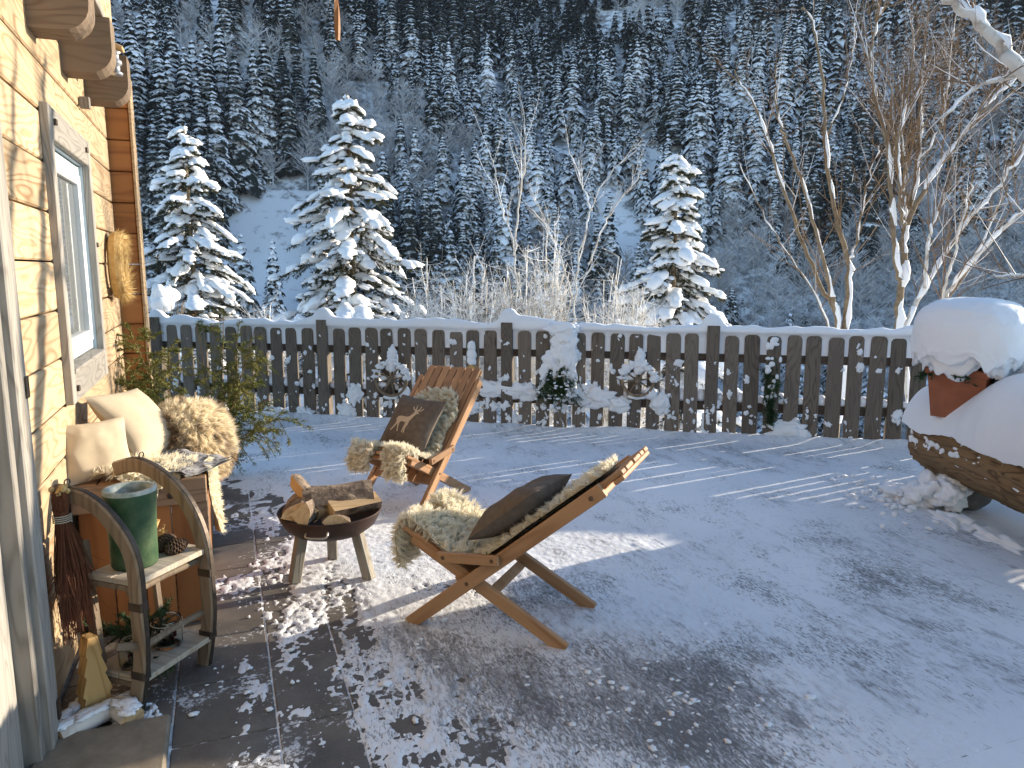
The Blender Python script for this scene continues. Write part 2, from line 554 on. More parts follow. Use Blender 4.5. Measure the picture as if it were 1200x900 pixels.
def farsnow_mat(name, needle_c, snow_c, thr, nsc):
    """snow lies on the faces that look up, needles show on the others"""
    m, nt, b = new_mat(name, 0.8, 0.1)
    n = N(nt)
    g = n.node('ShaderNodeNewGeometry')
    sx = n.node('ShaderNodeSeparateXYZ'); n.set(sx.inputs[0], g.outputs['Normal'])
    no = n.noise(g.outputs['Position'], nsc, 4, 0.7)
    big = n.math('MULTIPLY', n.math('SUBTRACT', n.noise(g.outputs['Position'], 0.018, 3, 0.6), 0.5), 0.9)
    rnd = n.math('MULTIPLY', n.math('SUBTRACT', n.node('ShaderNodeObjectInfo').outputs['Random'], 0.5), 0.16)
    sz = n.node('ShaderNodeSeparateXYZ'); n.set(sz.inputs[0], g.outputs['Position'])
    alt = n.math('MULTIPLY', n.math('MAXIMUM', n.math('SUBTRACT', sz.outputs[2], 45.0), 0.0), -0.0022)
    k = n.math('ADD', n.math('ADD', n.math('MULTIPLY', sx.outputs[2], 0.55), n.math('ADD', alt, rnd)), n.math('ADD', no, big))
    f = n.ramp(k, [(thr, 0.0), (thr + 0.10, 1.0)])
    n.set(b.inputs['Base Color'], n.mix(f, needle_c, snow_c))
    return m
M['farcon'] = farsnow_mat('snowy_conifer', (0.022, 0.026, 0.022), (0.80, 0.82, 0.85), 0.80, 0.75)
M['fartrunk'] = plain('far_trunk', (0.06, 0.045, 0.035), None, rough=0.9)
M['fardec'] = plain('frosted_branches', (0.24, 0.23, 0.23), (0.62, 0.64, 0.67), 0.08, 0.9, coord='Object')
M['darkdec'] = plain('bare_branches', (0.05, 0.045, 0.04), (0.16, 0.15, 0.145), 0.6, 0.9)


def ground_mat():
    m, nt, b = new_mat('snowy_ground', 0.7, 0.2)
    n = N(nt)
    p = n.node('ShaderNodeNewGeometry').outputs['Position']
    a = n.noise(p, 0.35, 6, 0.65)
    at_ = n.node('ShaderNodeAttribute', attribute_name='brush').outputs['Fac']
    a = n.math('ADD', a, n.math('MULTIPLY', at_, 0.13))
    c = n.mix(n.ramp(a, [(0.55, 0.0), (0.70, 0.8)]), (0.82, 0.84, 0.86), (0.07, 0.065, 0.06))
    n.set(b.inputs['Base Color'], c)
    n.set(b.inputs['Normal'], n.bump(n.noise(p, 2.0, 5, 0.6), 0.5, 0.15))
    return m
M['ground'] = ground_mat()


def fleece_mat(name, a, b_, dark=None, dsc=4.0):
    m, nt, b = new_mat(name, 0.85, 0.15)
    n = N(nt)
    co = n.coord()
    c = n.ramp(n.noise(co, 22, 3, 0.6), [(0.3, a), (0.7, b_)])
    if dark:
        c = n.mix(n.ramp(n.noise(co, dsc, 2, 0.5), [(0.50, 0.0), (0.62, 0.9)]), c, dark)
    n.set(b.inputs['Base Color'], c)
    tr = n.node('ShaderNodeBsdfTranslucent'); n.set(tr.inputs['Color'], c)
    mx = n.node('ShaderNodeMixShader'); mx.inputs[0].default_value = 0.58
    out = nt.nodes['Material Output']
    nt.links.new(b.outputs[0], mx.inputs[1]); nt.links.new(tr.outputs[0], mx.inputs[2]); nt.links.new(mx.outputs[0], out.inputs[0])
    return m
M['fleece'] = fleece_mat('cream_fleece', (0.97, 0.92, 0.79), (0.94, 0.87, 0.69))
M['fleece2'] = fleece_mat('brown_fleece', (0.93, 0.85, 0.67), (0.86, 0.74, 0.53), (0.28, 0.175, 0.095), 4.2)

# ------------------------------------------------------------------ terrain
FL = np.array([0.324, 8.644]); FD = np.array([0.837, -0.547]); FN = np.array([0.547, 0.837])   # fence line, direction, outward normal


def terr(x, y):
    l = x * CY - y * SY
    d = x * SY + y * CY
    q = (x - FL[0]) * FN[0] + (y - FL[1]) * FN[1]
    r = np.sqrt(x * x + y * y)
    q2 = np.maximum(q - 0.2, 0)
    zn = -0.10 - 0.02 * np.minimum(q2, 1) - 0.30 * np.minimum(q2, 14) - 0.46 * np.maximum(q2 - 14, 0)
    p = np.stack([x * 0.02, y * 0.02, np.zeros_like(x)], -1)
    nz = fbm(p, 3, 5)
    d0 = 118 + np.where(l < 0, 0.35 * np.maximum(l, -260), -0.10 * l)
    zm = -45 + 0.74 * (d - d0) + 7 * nz
    zm = np.where(zm > 125, 125 + (zm - 125) * 0.3, zm)
    zm = np.minimum(zm, 145 + 6 * nz)
    drop = sstep(300, 520, l)
    zm = zm * (1 - drop) + (-45) * drop
    zv = np.full_like(x, -46.0)
    hi = np.maximum(zm, zv)
    z = np.maximum(zn, hi)
    z = np.where(q > 0.3, z + 0.08 * fbm(np.stack([x * 0.9, y * 0.9, x * 0], -1), 2, 9) * np.minimum(q, 4) / 2, z)
    return z


CLEAR = [(-55, 172, 12, 10), (67, 251, 15, 5), (27, 194, 6, 14), (-97, 203, 8, 16), (-90, 254, 7, 9), (85, 268, 4, 12), (-49, 154, 12, 13), (40, 215, 5, 10)]


def make_ground():
    rr = np.concatenate([np.linspace(0.5, 9, 10), np.geomspace(9.5, 60, 70), np.geomspace(62, 900, 90)])
    az = np.radians(np.linspace(0, 360, 301))
    A, Rr = np.meshgrid(az, rr)
    x, y = Rr * np.sin(A), Rr * np.cos(A)
    z = terr(x, y)
    mb = MB()
    mb.add(np.stack([x, y, z], -1), grid_faces(len(rr), len(az))[:, ::-1])
    mb.add([[math.sin(a) * .5, math.cos(a) * .5, -.1] for a in az[:-1]], [list(range(len(az) - 1))])
    o = mb.build('terrain', M['ground'], smooth=True)
    V = np.concatenate(mb.v)
    l = V[:, 0] * CY - V[:, 1] * SY; d = V[:, 0] * SY + V[:, 1] * CY
    br = sstep(70, 100, d) * (V[:, 2] > -44)
    for (cl, cdd, rl, rd) in CLEAR:
        br = br * sstep(.75, 1.25, ((l - cl) / rl) ** 2 + ((d - cdd) / rd) ** 2)
    at_ = o.data.attributes.new('brush', 'FLOAT', 'POINT')
    at_.data.foreach_set('value', br.astype(np.float32))
    tag(o, kind='structure')
make_ground()

# ------------------------------------------------------------------ far forest
def conifer_geo(rng, whorls, per, segs, droop=0.5, slim=0.2, trunk=True):
    """unit-height conifer: drooping two-sided sprays (material 0) and a trunk (material 1)"""
    V, F, T = [], [], []
    n = 0
    for i in range(whorls):
        t = (i + rng.uniform(-.3, .3)) / whorls
        h = 0.06 + 0.93 * t
        L = slim * (1 - h) ** 0.82 * (0.9 + 0.1 * rng.uniform(-1, 1)) + 0.012
        a0 = rng.uniform(0, 6.28)
        for k in range(per):
            a = a0 + 6.283 * k / per + rng.uniform(-.25, .25)
            l = L * rng.uniform(.5, 1.2)
            dr = droop * rng.uniform(.75, 1.3)
            ca, sa = math.cos(a), math.sin(a)
            wd = l * rng.uniform(.26, .40) + 0.006
            base = n
            if segs == 1:
                pts = [(0.0, 0, .01), (.55 * l, wd, -.30 * dr * l), (l, 0, -.95 * dr * l), (.55 * l, -wd, -.34 * dr * l)]
                fs = [(0, 1, 2, 3)]
                F += [tuple(base + q for q in f) for f in fs]
            else:
                pts = [(0, 0, .012), (.35 * l, .8 * wd, -.14 * dr * l), (.5 * l, 0, -.12 * dr * l), (.35 * l, -.8 * wd, -.16 * dr * l),
                       (.75 * l, wd, -.62 * dr * l), (.72 * l, -wd, -.6 * dr * l), (l, .25 * wd, -1.05 * dr * l), (l, -.3 * wd, -1.1 * dr * l), (.78 * l, 0, -.42 * dr * l)]
                T += [tuple(base + q for q in f) for f in ((0, 1, 2), (0, 2, 3), (1, 4, 2), (3, 2, 5), (2, 4, 8), (2, 8, 5), (8, 4, 6), (8, 7, 5), (8, 6, 7))]
            for (x, y, z) in pts:
                V.append((x * ca - y * sa, x * sa + y * ca, h + z)); n += 1
    V = np.array(V)
    q = np.array(F).reshape(-1, 4) if F else np.zeros((0, 4), int)
    t_ = np.array(T).reshape(-1, 3) if T else np.zeros((0, 3), int)
    tv = np.zeros((0, 3)); tf = np.zeros((0, 3), int)
    if trunk:
        a = np.arange(4) * 1.5708
        tv = np.concatenate([np.stack([.012 * np.cos(a), .012 * np.sin(a), 0 * a - .06], -1), [[0, 0, .98]]])
        tf = np.array([(j, (j + 1) % 4, 4) for j in range(4)])
    return V, q, t_, tv, tf


def decid_geo(rng, nb=26, wid=.006):
    """unit-height bare tree: a stem and rising sprays of thin branches"""
    V, T = [], []
    def stick(p, q_, w0):
        b = len(V)
        d = np.array(q_) - np.array(p)
        s = np.cross(d, rng.normal(size=3)); s = s / (np.linalg.norm(s) + 1e-9) * w0
        V.extend([np.array(p) - s, np.array(p) + s, np.array(q_)])
        T.append((b, b + 1, b + 2))
    stick((0, 0, -.06), (rng.uniform(-.03, .03), rng.uniform(-.03, .03), .95), .016)
    stick((0, 0, -.06), (rng.uniform(-.03, .03), rng.uniform(-.03, .03), .9), .016)
    for i in range(nb):
        h = rng.uniform(.2, .85)
        a = rng.uniform(0, 6.28)
        L = rng.uniform(.25, .42) * (1.15 - h) + .05
        up = rng.uniform(.5, 1.1)
        e = np.array([math.cos(a) * L * .7, math.sin(a) * L * .7, h + L * up * .75])
        stick((0, 0, h), e, wid)
        for j in range(4):
            f = rng.uniform(.3, 1)
            m_ = np.array([0, 0, h]) * (1 - f) + e * f
            stick(m_, m_ + np.array([math.cos(a + rng.uniform(-1.2, 1.2)), math.sin(a + rng.uniform(-1.2, 1.2)), rng.uniform(.2, 1.5)]) * L * .45, wid * .75)
    return np.array(V), np.array(T)




def make_forest():
    rng = np.random.default_rng(11)
    L, D = [], []
    d = 96.0
    while d < 430:
        sp = 4.2 + d * 0.005
        wdt = 0.80 * d + 25
        ls = np.arange(-wdt, wdt + 60, sp)
        L.append(ls + rng.uniform(-.48, .48, len(ls)) * sp)
        D.append(d + rng.uniform(-.48, .48, len(ls)) * sp)
        d += sp * .82
    l = np.concatenate(L); d = np.concatenate(D)
    x = l * CY + d * SY; y = -l * SY + d * CY
    z = terr(x, y)
    ok = z > -43.5
    for (cl, cdd, rl, rd) in CLEAR:
        ok &= ((l - cl) / rl) ** 2 + ((d - cdd) / rd) ** 2 > 1 + rng.uniform(-.25, .25, len(l))
    dens = fbm(np.stack([l * .018, d * .018, l * 0], -1), 2, 31)
    ok &= rng.uniform(0, 1, len(l)) < 0.95 + .3 * dens
    l, d, x, y, z = l[ok], d[ok], x[ok], y[ok], z[ok]
    pt = fbm(np.stack([l * .016 + 3, d * .013, l * 0], -1), 2, 47) + rng.uniform(-.25, .25, len(l))
    frost = ((l + 62) / 55) ** 2 + ((d - 205) / 26) ** 2 < 1.0
    dec = (pt > .34) | (frost & (rng.uniform(0, 1, len(l)) < .75))
    kk = rng.uniform(0, 1, len(l))
    h = np.where(kk < .3, rng.uniform(6, 12, len(l)), np.where(kk < .75, rng.uniform(13, 19, len(l)), rng.uniform(19, 28, len(l)))) * (1 + .25 * dens[ok])
    h = np.where(dec, rng.uniform(8, 14, len(l)), h * .86)
    big = (np.abs(l + 84) < 24) & (d > 150) & (d < 192)        # stand of tall spruces above the meadow
    h = np.where(big, rng.uniform(26, 34, len(l)), h); dec = dec & ~big
    dist = np.sqrt(l * l + d * d)
    size = h / dist
    inview = (np.abs(l) < .70 * d) & ((z + h) / d > -.02) & (z / d < .34)
    order = np.argsort(-(size * inview))
    con = [i for i in order if not dec[i] and inview[i]][:300]
    dcd = [i for i in order if dec[i] and inview[i]][:60]
    cons = [conifer_geo(np.random.default_rng(100 + k), 26, 9, 2, droop=rng.uniform(.45, .8), slim=rng.uniform(.17, .26)) for k in range(6)]
    cm = []
    for k, (V, q, t, tv, tf) in enumerate(cons):
        mb = MB()
        if len(t): mb.add(V, t, 0)
        mb.add(tv, tf, 1)
        cm.append(mb.mesh('spruce_tree', [M['farcon'], M['fartrunk']]))
    dm = []
    for k in range(4):
        mb = MB(); V, T = decid_geo(np.random.default_rng(200 + k), 70, .006); mb.add(V, T)
        dm.append(mb.mesh('bare_tree', [M['fardec']]))
    done = np.zeros(len(l), bool)
    for i in con:
        o = link('mountain_spruce', cm[int(rng.integers(6))], None, (x[i], y[i], z[i] - .3), (0, 0, rng.uniform(0, 6.28)))
        s = h[i]; wv = rng.uniform(.85, 1.2)
        o.scale = (s * wv, s * wv, s)
        tag(o, 'snow dusted dark spruce in the shaded mountain forest across the valley', 'tree', 'spruces of the mountain forest')
        done[i] = True
    for i in dcd:
        o = link('mountain_broadleaf', dm[int(rng.integers(4))], None, (x[i], y[i], z[i] - .2), (0, 0, rng.uniform(0, 6.28)))
        s = h[i]; o.scale = (s * 1.2, s * 1.2, s)
        tag(o, 'frosted leafless tree among the spruces on the shaded mountainside', 'tree', 'bare trees of the mountain forest')
        done[i] = True
    low = [conifer_geo(np.random.default_rng(300 + k), 13, 7, 1, droop=rng.uniform(.5, .85), slim=rng.uniform(.19, .29)) for k in range(8)]
    ldec = [decid_geo(np.random.default_rng(400 + k), 34, .010) for k in range(4)]
    mb = MB(); md = MB()
    for i in np.where(~done)[0]:
        a = rng.uniform(0, 6.28); c, s_ = math.cos(a), math.sin(a)
        R = np.array([[c, -s_, 0], [s_, c, 0], [0, 0, 1]])
        P0 = np.array([x[i], y[i], z[i] - .3])
        if dec[i]:
            V, T = ldec[int(rng.integers(4))]
            md.add(V @ R.T * h[i] * np.array([1.2, 1.2, 1]) + P0, T, 0)
        else:
            V, q, t, tv, tf = low[int(rng.integers(8))]
            wv = rng.uniform(.9, 1.25)
            mb.add(V @ R.T * np.array([h[i] * wv, h[i] * wv, h[i]]) + P0, q, 0)
            mb.add(tv * h[i] + P0, tf, 1)
    o = mb.build('far_spruce_forest', [M['farcon'], M['fartrunk']])
    tag(o, 'dense snowy spruce forest covering the upper shaded mountainside', 'forest', kind='stuff')
    o = md.build('far_broadleaf_wood', [M['fardec']])
    tag(o, 'grey frosted leafless wood between the spruces of the mountainside', 'forest', kind='stuff')
make_forest()

# ------------------------------------------------------------------ terrace: slabs, snow, doorstep
def cover(x, y):
    """height of the snow left on the slabs (negative = bare)"""
    p = np.stack([x, y, 0 * x], -1)
    c = sstep(-.25, 1.3, x + .45 * fbm(p * 1.6, 2, 3)) * .72 + .18
    c = c + .45 * np.exp(-((x - .75) / .75) ** 2 - ((y - 4.05) / .55) ** 2)
    c = c + .9 * sstep(5.2, 6.2, y + .3 * fbm(p * 1.2, 2, 8)) * sstep(-.4, .3, x)
    c = c - .10 * np.exp(-((x - 1.5) / .42) ** 2 - ((y - 2.15) / .36) ** 2)
    c = c - .18 * np.exp(-((x - .62) / .3) ** 2 - ((y - 2.5) / .55) ** 2)
    c = c + .24 * sstep(.75, 1.35, x + .3 * fbm(p * 1.7, 2, 55))
    c = c - .25 * sstep(0.1, -.2, x) * sstep(3.4, 2.9, y)
    c = c + .5 * sstep(1.7, 2.3, x)
    nse = .62 * fbm(p * np.array([4.2, 2.0, 1]), 4, 21) + .36 * fbm(p * np.array([24, 9, 1]), 3, 22) + .30 * fbm(p * np.array([62, 46, 1]), 2, 25)
    h = (c + nse - .46) * .034
    big = .012 * np.maximum(fbm(p * 9, 2, 40) - .35, 0)
    h = np.clip(h, -.008, .0065) + .0022 * fbm(p * 34, 2, 23) + .0022 * fbm(p * 75, 1, 24) + big * (c > .5)
    q = (x - FL[0]) * FN[0] + (y - FL[1]) * FN[1]
    bank = .045 * np.exp(-((q + .03) / .10) ** 2) * (1 + .6 * fbm(p * 3.1, 2, 70))
    h = h + np.maximum(bank, 0) * sstep(-1.2, -.2, x + 3)
    return h


def snow_sheet(x0, x1, y0, y1, st, mb, hole=None):
    nx = int(round((x1 - x0) / st)) + 1; ny = int(round((y1 - y0) / st)) + 1
    X, Y = np.meshgrid(np.linspace(x0, x1, nx), np.linspace(y0, y1, ny), indexing='ij')
    Z = cover(X, Y)
    q = (X - FL[0]) * FN[0] + (Y - FL[1]) * FN[1]
    Z = np.where(q > .22, -.16, Z)
    cx = (X[:-1, :-1] + X[1:, 1:]) / 2; cy = (Y[:-1, :-1] + Y[1:, 1:]) / 2
    qq = (cx - FL[0]) * FN[0] + (cy - FL[1]) * FN[1]
    mk = qq < .3
    if hole: mk &= ~((cx > hole[0]) & (cx < hole[1]) & (cy > hole[2]) & (cy < hole[3]))
    zc = np.maximum.reduce([Z[:-1, :-1], Z[1:, :-1], Z[:-1, 1:], Z[1:, 1:]])
    mk &= zc > -.01
    mb.add(np.stack([X, Y, Z], -1), grid_faces(nx, ny, mk))


def make_terrace():
    base = MB()
    e0 = FL + FN * .1 - FD * 3.0; e1 = FL + FN * .1 + FD * 14
    base.add([(-.70, -4, -.010), (e1[0], -4, -.010), (e1[0], e1[1], -.010), (e0[0], e0[1], -.010), (-2.6, 6.0, -.010), (-.70, 6.0, -.010)], [[0, 1, 2, 3, 4, 5]])
    t = base.build('terrace_ground', plain('icy_joint_bed', (0.40, 0.40, 0.40), (0.2, 0.19, 0.18), 30, 0.8))
    tag(t, kind='structure')
    rng = np.random.default_rng(5)
    xs = [-.655, -.25, .104]
    wd = [.271, .23, .354]
    k = 0
    while xs[-1] < 2.1:
        xs.append(xs[-1] + wd[k % 3]); k += 1
    for c in range(len(xs) - 1):
        y = 1.0 + rng.uniform(0, .3)
        if c == 1: y = 2.61 - .395 * 4
        if c == 2: y = 3.09 - .48 * 4
        if c == 0: y = 2.775
        while y < 7.2:
            ln = .395 if c <= 1 else (.48 if c == 2 else rng.uniform(.36, .5))
            w_ = xs[c + 1] - xs[c]
            mb = MB()
            cbox(mb, (0, 0, -.02), (w_ - .007, ln - .007, .04), None, .004)
            o = mb.build('paving_slab', M['slab'], t, loc=((xs[c] + xs[c + 1]) / 2, y + ln / 2, rng.uniform(-.0015, .0015)), rot=(rng.uniform(-.003, .003), rng.uniform(-.003, .003), 0))
            y += ln
    sn = MB()
    fine = (-.64, 2.36, 1.6, 5.2)
    snow_sheet(*fine, .0100, sn)
    snow_sheet(-2.4, 9.6, 5.2, 10.4, .04, sn)
    snow_sheet(2.36, 11.0, 1.6, 5.2, .04, sn)
    snow_sheet(-.64, 11.0, -3.6, 1.6, .1, sn)
    o = sn.build('terrace_snow', M['tsnow'], smooth=True)
    V = np.concatenate(sn.v); x, y = V[:, 0], V[:, 1]
    wr = 1.0 * np.exp(-((x - 1.52) / .40) ** 2 - ((y - 2.2) / .42) ** 2) + .45 * np.exp(-((x - 1.1) / .4) ** 2 - ((y - 2.45) / .3) ** 2)
    wr += .55 * np.exp(-((x - 1.42) / .28) ** 2 - ((y - 3.3) / .22) ** 2) + .55 * np.exp(-((x - .75) / .35) ** 2 - ((y - 2.9) / .6) ** 2) + .35 * np.exp(-((x - 3.0) / .5) ** 2 - ((y - 2.6) / .5) ** 2)
    wr += .3 * np.exp(-((x - 3.4) / .25) ** 2 - ((y - 3.4) / .35) ** 2)
    at_ = o.data.attributes.new('wear', 'FLOAT', 'POINT'); at_.data.foreach_set('value', wr.astype(np.float32))
    tag(o, 'thin trodden snow spread over the terrace slabs', 'snow', kind='stuff')
    cl = MB()
    for k in range(420):
        if k < 230: px_, py_ = rng.normal(1.5, .28), rng.normal(2.2, .28)
        elif k < 330: px_, py_ = rng.normal(.35, .3), rng.normal(2.8, .6)
        else: px_, py_ = rng.uniform(-.1, 4), rng.uniform(1.9, 4.5)
        r = abs(rng.normal(0, .0035)) + .0018
        if px_ < -.2: continue
        blob(cl, (px_, py_, .004 + r * .3), (r * rng.uniform(.8, 2.2), r * rng.uniform(.8, 2.2), r * .7), 2, .8, 2.2, k)
    o = cl.build('snow_clods', M['snow'], smooth=True)
    tag(o, 'small loose clods of snow scattered over the terrace', 'snow', kind='stuff')
    ds = MB()
    cbox(ds, (0, 0, .017), (.402, 3.1, .05), None, .008)
    o = ds.build('doorstep', M['step'], None, loc=(-.455, 1.215, 0))
    tag(o, 'worn brown stone doorstep slab beside the timber wall', 'doorstep')
make_terrace()

# ------------------------------------------------------------------ fence
FROT = math.atan2(FD[1], FD[0])
def fpt(s, q=0.0, z=0.0):
    p = FL + FD * s + FN * q
    return (p[0], p[1], z)


def cap_height(s):
    post = 0
    for k in range(-2, 8):
        post = np.maximum(post, .125 * np.exp(-(np.abs(s - (.79 + 2.02 * k)) / .105) ** 3))
    p = np.stack([s * 2.3, s * 0, s * 0], -1)
    return 1.088 + .07 * fbm(p, 2, 61) + .022 * fbm(p * 4, 3, 62) + np.maximum(post, .03 * np.exp(-((np.mod(s - .79 + 1.01, 2.02) - 1.01) / .32) ** 2))


def loft_ridge(mb, S, prof_fn, m=0):
    rows = [prof_fn(s) for s in S]
    k = len(rows[0])
    V = np.array(rows).reshape(-1, 3)
    mb.add(V, grid_faces(len(S), k), m)
    mb.add(rows[0], [list(range(k))], m); mb.add(rows[-1], [list(range(k))[::-1]], m)


def make_fence():
    f = empty('picket_fence', fpt(0), FROT)          # local x along the fence, y outward, z up
    tag(f, 'weathered dark wooden picket fence capped with thick snow around the terrace', 'fence')
    rng = np.random.default_rng(3)
    sl_m, po_m = [], []
    for k in range(4):
        mb = MB()
        w_, h_, t_ = .134 + rng.uniform(-.006, .006), 1.0, .026
        c1, c2 = .026 + rng.uniform(-.006, .008), .026 + rng.uniform(-.006, .008)
        o = [(-w_ / 2, 0), (w_ / 2, 0), (w_ / 2 + rng.uniform(-.004, .004), .5), (w_ / 2, h_ - c2 * 1.3), (w_ / 2 - .4 * c2, h_ - .4 * c2), (w_ / 2 - c2 * 1.2, h_), (-w_ / 2 + c1 * 1.2, h_), (-w_ / 2 + .4 * c1, h_ - .4 * c1), (-w_ / 2, h_ - c1 * 1.3), (-w_ / 2 + rng.uniform(-.004, .004), .5)]
        n_ = len(o); b = .004
        ins = [(x * (1 - 2 * b / w_), z + (b if z < .01 else (-b if z > h_ - .001 else 0))) for x, z in o]
        V = [(x, -t_ / 2 + b, z) for x, z in o] + [(x, t_ / 2, z) for x, z in o] + [(x, -t_ / 2, z) for x, z in ins]
        F = [list(range(n_, 2 * n_))[::-1], list(range(2 * n_, 3 * n_))]
        F += [[i, n_ + i, n_ + (i + 1) % n_, (i + 1) % n_] for i in range(n_)]
        F += [[2 * n_ + i, i, (i + 1) % n_, 2 * n_ + (i + 1) % n_] for i in range(n_)]
        mb.add(V, F)
        sl_m.append(mb.mesh('slat', M['fence']))
    for k in range(2):
        mb = MB(); cbox(mb, (0, 0, .50), (.118, .11, 1.17), None, .006); po_m.append(mb.mesh('post', M['fence']))
    P = 2.02 / 11
    for i in range(-19, 57):
        s = .79 + P * i
        if i % 11 == 0:
            link('post', po_m[(i // 11) % 2], f, (s, .037 - .028, 0), (rng.uniform(-.006, .006), rng.uniform(-.006, .006), 0))
        else:
            o = link('slat', sl_m[int(rng.integers(4))], f, (s + rng.uniform(-.006, .006), rng.uniform(-.004, .004), .0 + rng.uniform(-.012, .01)), (rng.uniform(-.01, .01), rng.uniform(-.012, .012), rng.uniform(-.02, .02) + (math.pi if rng.uniform() < .0 else 0)))
    rl = MB(); cbox(rl, (0, 0, 0), (2.02, .045, .085), None, .005)
    rm = rl.mesh('rail', [wood('rail_wood', (0.12, 0.09, 0.065), (0.06, 0.043, 0.032), (0.09, 0.07, 0.055), axis=0, fig=1, lines=12, bump=.5, rough=.9)])
    for k in range(-2, 5):
        for z in (.775, .30):
            link('rail', rm, f, (.79 + 2.02 * (k + .5), .0385, z + rng.uniform(-.01, .01)))
    # snow lying along the top, down between the slats to the upper rail
    mb = MB()
    S = np.arange(-2.7, 10.9, .03)
    H = cap_height(S)
    jit = fbm(np.stack([S * 6, S * 0 + 5, S * 0], -1), 2, 64)
    for i0 in (0,):
        rows = []
        for s, h, j in zip(S, H, jit):
            fr = -.008 - .016 * (1 + j)
            rows.append([(s, .004, .815), (s, .002, .93), (s, -.004, 1.012 + .01 * j), (s, fr, 1.018 + .012 * j), (s, fr - .004, 1.03 + .2 * (h - 1.05)), (s, fr * .6 + .004, h - .012), (s, .03, h), (s, .075, h - .014), (s, .098, 1.03), (s, .095, .98), (s, .075, .93), (s, .07, .815)])
        k = len(rows[0])
        mb.add(np.array(rows).reshape(-1, 3), grid_faces(len(S), k))
    o = mb.build('snow_cap', M['snow'], f, smooth=True)
    # snow on the lower rail
    mb = MB()
    for i in range(-19, 56):
        s = .79 + P * (i + .5)
        hh = rng.uniform(.06, .14)
        blob(mb, (s, .045, .343 + hh * .42), (.055, .05, hh * .6), 2, .15, 1.5, i + 40, None, 0, .8)
    mb.build('rail_snow', M['snow'], f, smooth=True)['kind'] = 'stuff'
    # clots of snow frozen on to the slats
    mb = MB()
    for _ in range(900):
        s = rng.uniform(-1.2, 7.2)
        dens = .25 + .75 * (math.exp(-((s - 3.4) / 1.6) ** 2)) + .35 * math.exp(-((s - 1.6) / .5) ** 2)
        if rng.uniform() > dens: continue
        z = rng.choice([rng.uniform(.02, .30), rng.uniform(.2, .55), rng.uniform(.5, .98)], p=[.4, .35, .25])
        r = min(abs(rng.normal(0, .012)) + .004, .04)
        ki = round((s - .79) / P); sc = .79 + P * ki
        if abs(s - sc) > .062: s = sc + rng.uniform(-.05, .05)
        yf = -.014 if ki % 11 else -.042
        ra = rng.uniform(-.6, .6); Rr = np.array([[math.cos(ra), 0, math.sin(ra)], [0, 1, 0], [-math.sin(ra), 0, math.cos(ra)]])
        blob(mb, (s, yf, z), (r * rng.uniform(.5, 1.3), .004 + r * .18, r * rng.uniform(.7, 1.8)), 1 if r < .012 else 3, .85, 2.2, _, Rr, 0)
    # larger drifts caught on the middle of the fence
    for s, z, a, b in ((2.05, .33, .2, .12), (2.35, .2, .17, .10), (2.62, .40, .15, .07), (2.85, .41, .20, .075), (3.0, .40, .15, .08), (3.55, .38, .17, .10), (3.75, .36, .15, .09), (1.95, .36, .10, .10), (2.28, .38, .12, .11), (1.15, .30, .07, .10), (1.05, .1, .09, .09), (3.95, .28, .10, .08), (4.35, .32, .07, .11), (2.2, .08, .10, .10), (2.85, .09, .07, .12), (.55, .05, .10, .08), (4.85, .33, .06, .05), (4.8, .15, .04, .10), (5.55, .08, .17, .11), (.2, .04, .12, .07)):
        blob(mb, (s, -.016, z), (a * 1.1, .03, b), 4, .75, 2.6, s * 9, None, 0)
    mb.build('snow_clots', M['snow'], f, smooth=True)['kind'] = 'stuff'
    return f
FENCE = make_fence()


def on_fence(name, s, z, q=-.05):
    return empty(name, fpt(s, q, z), FROT)


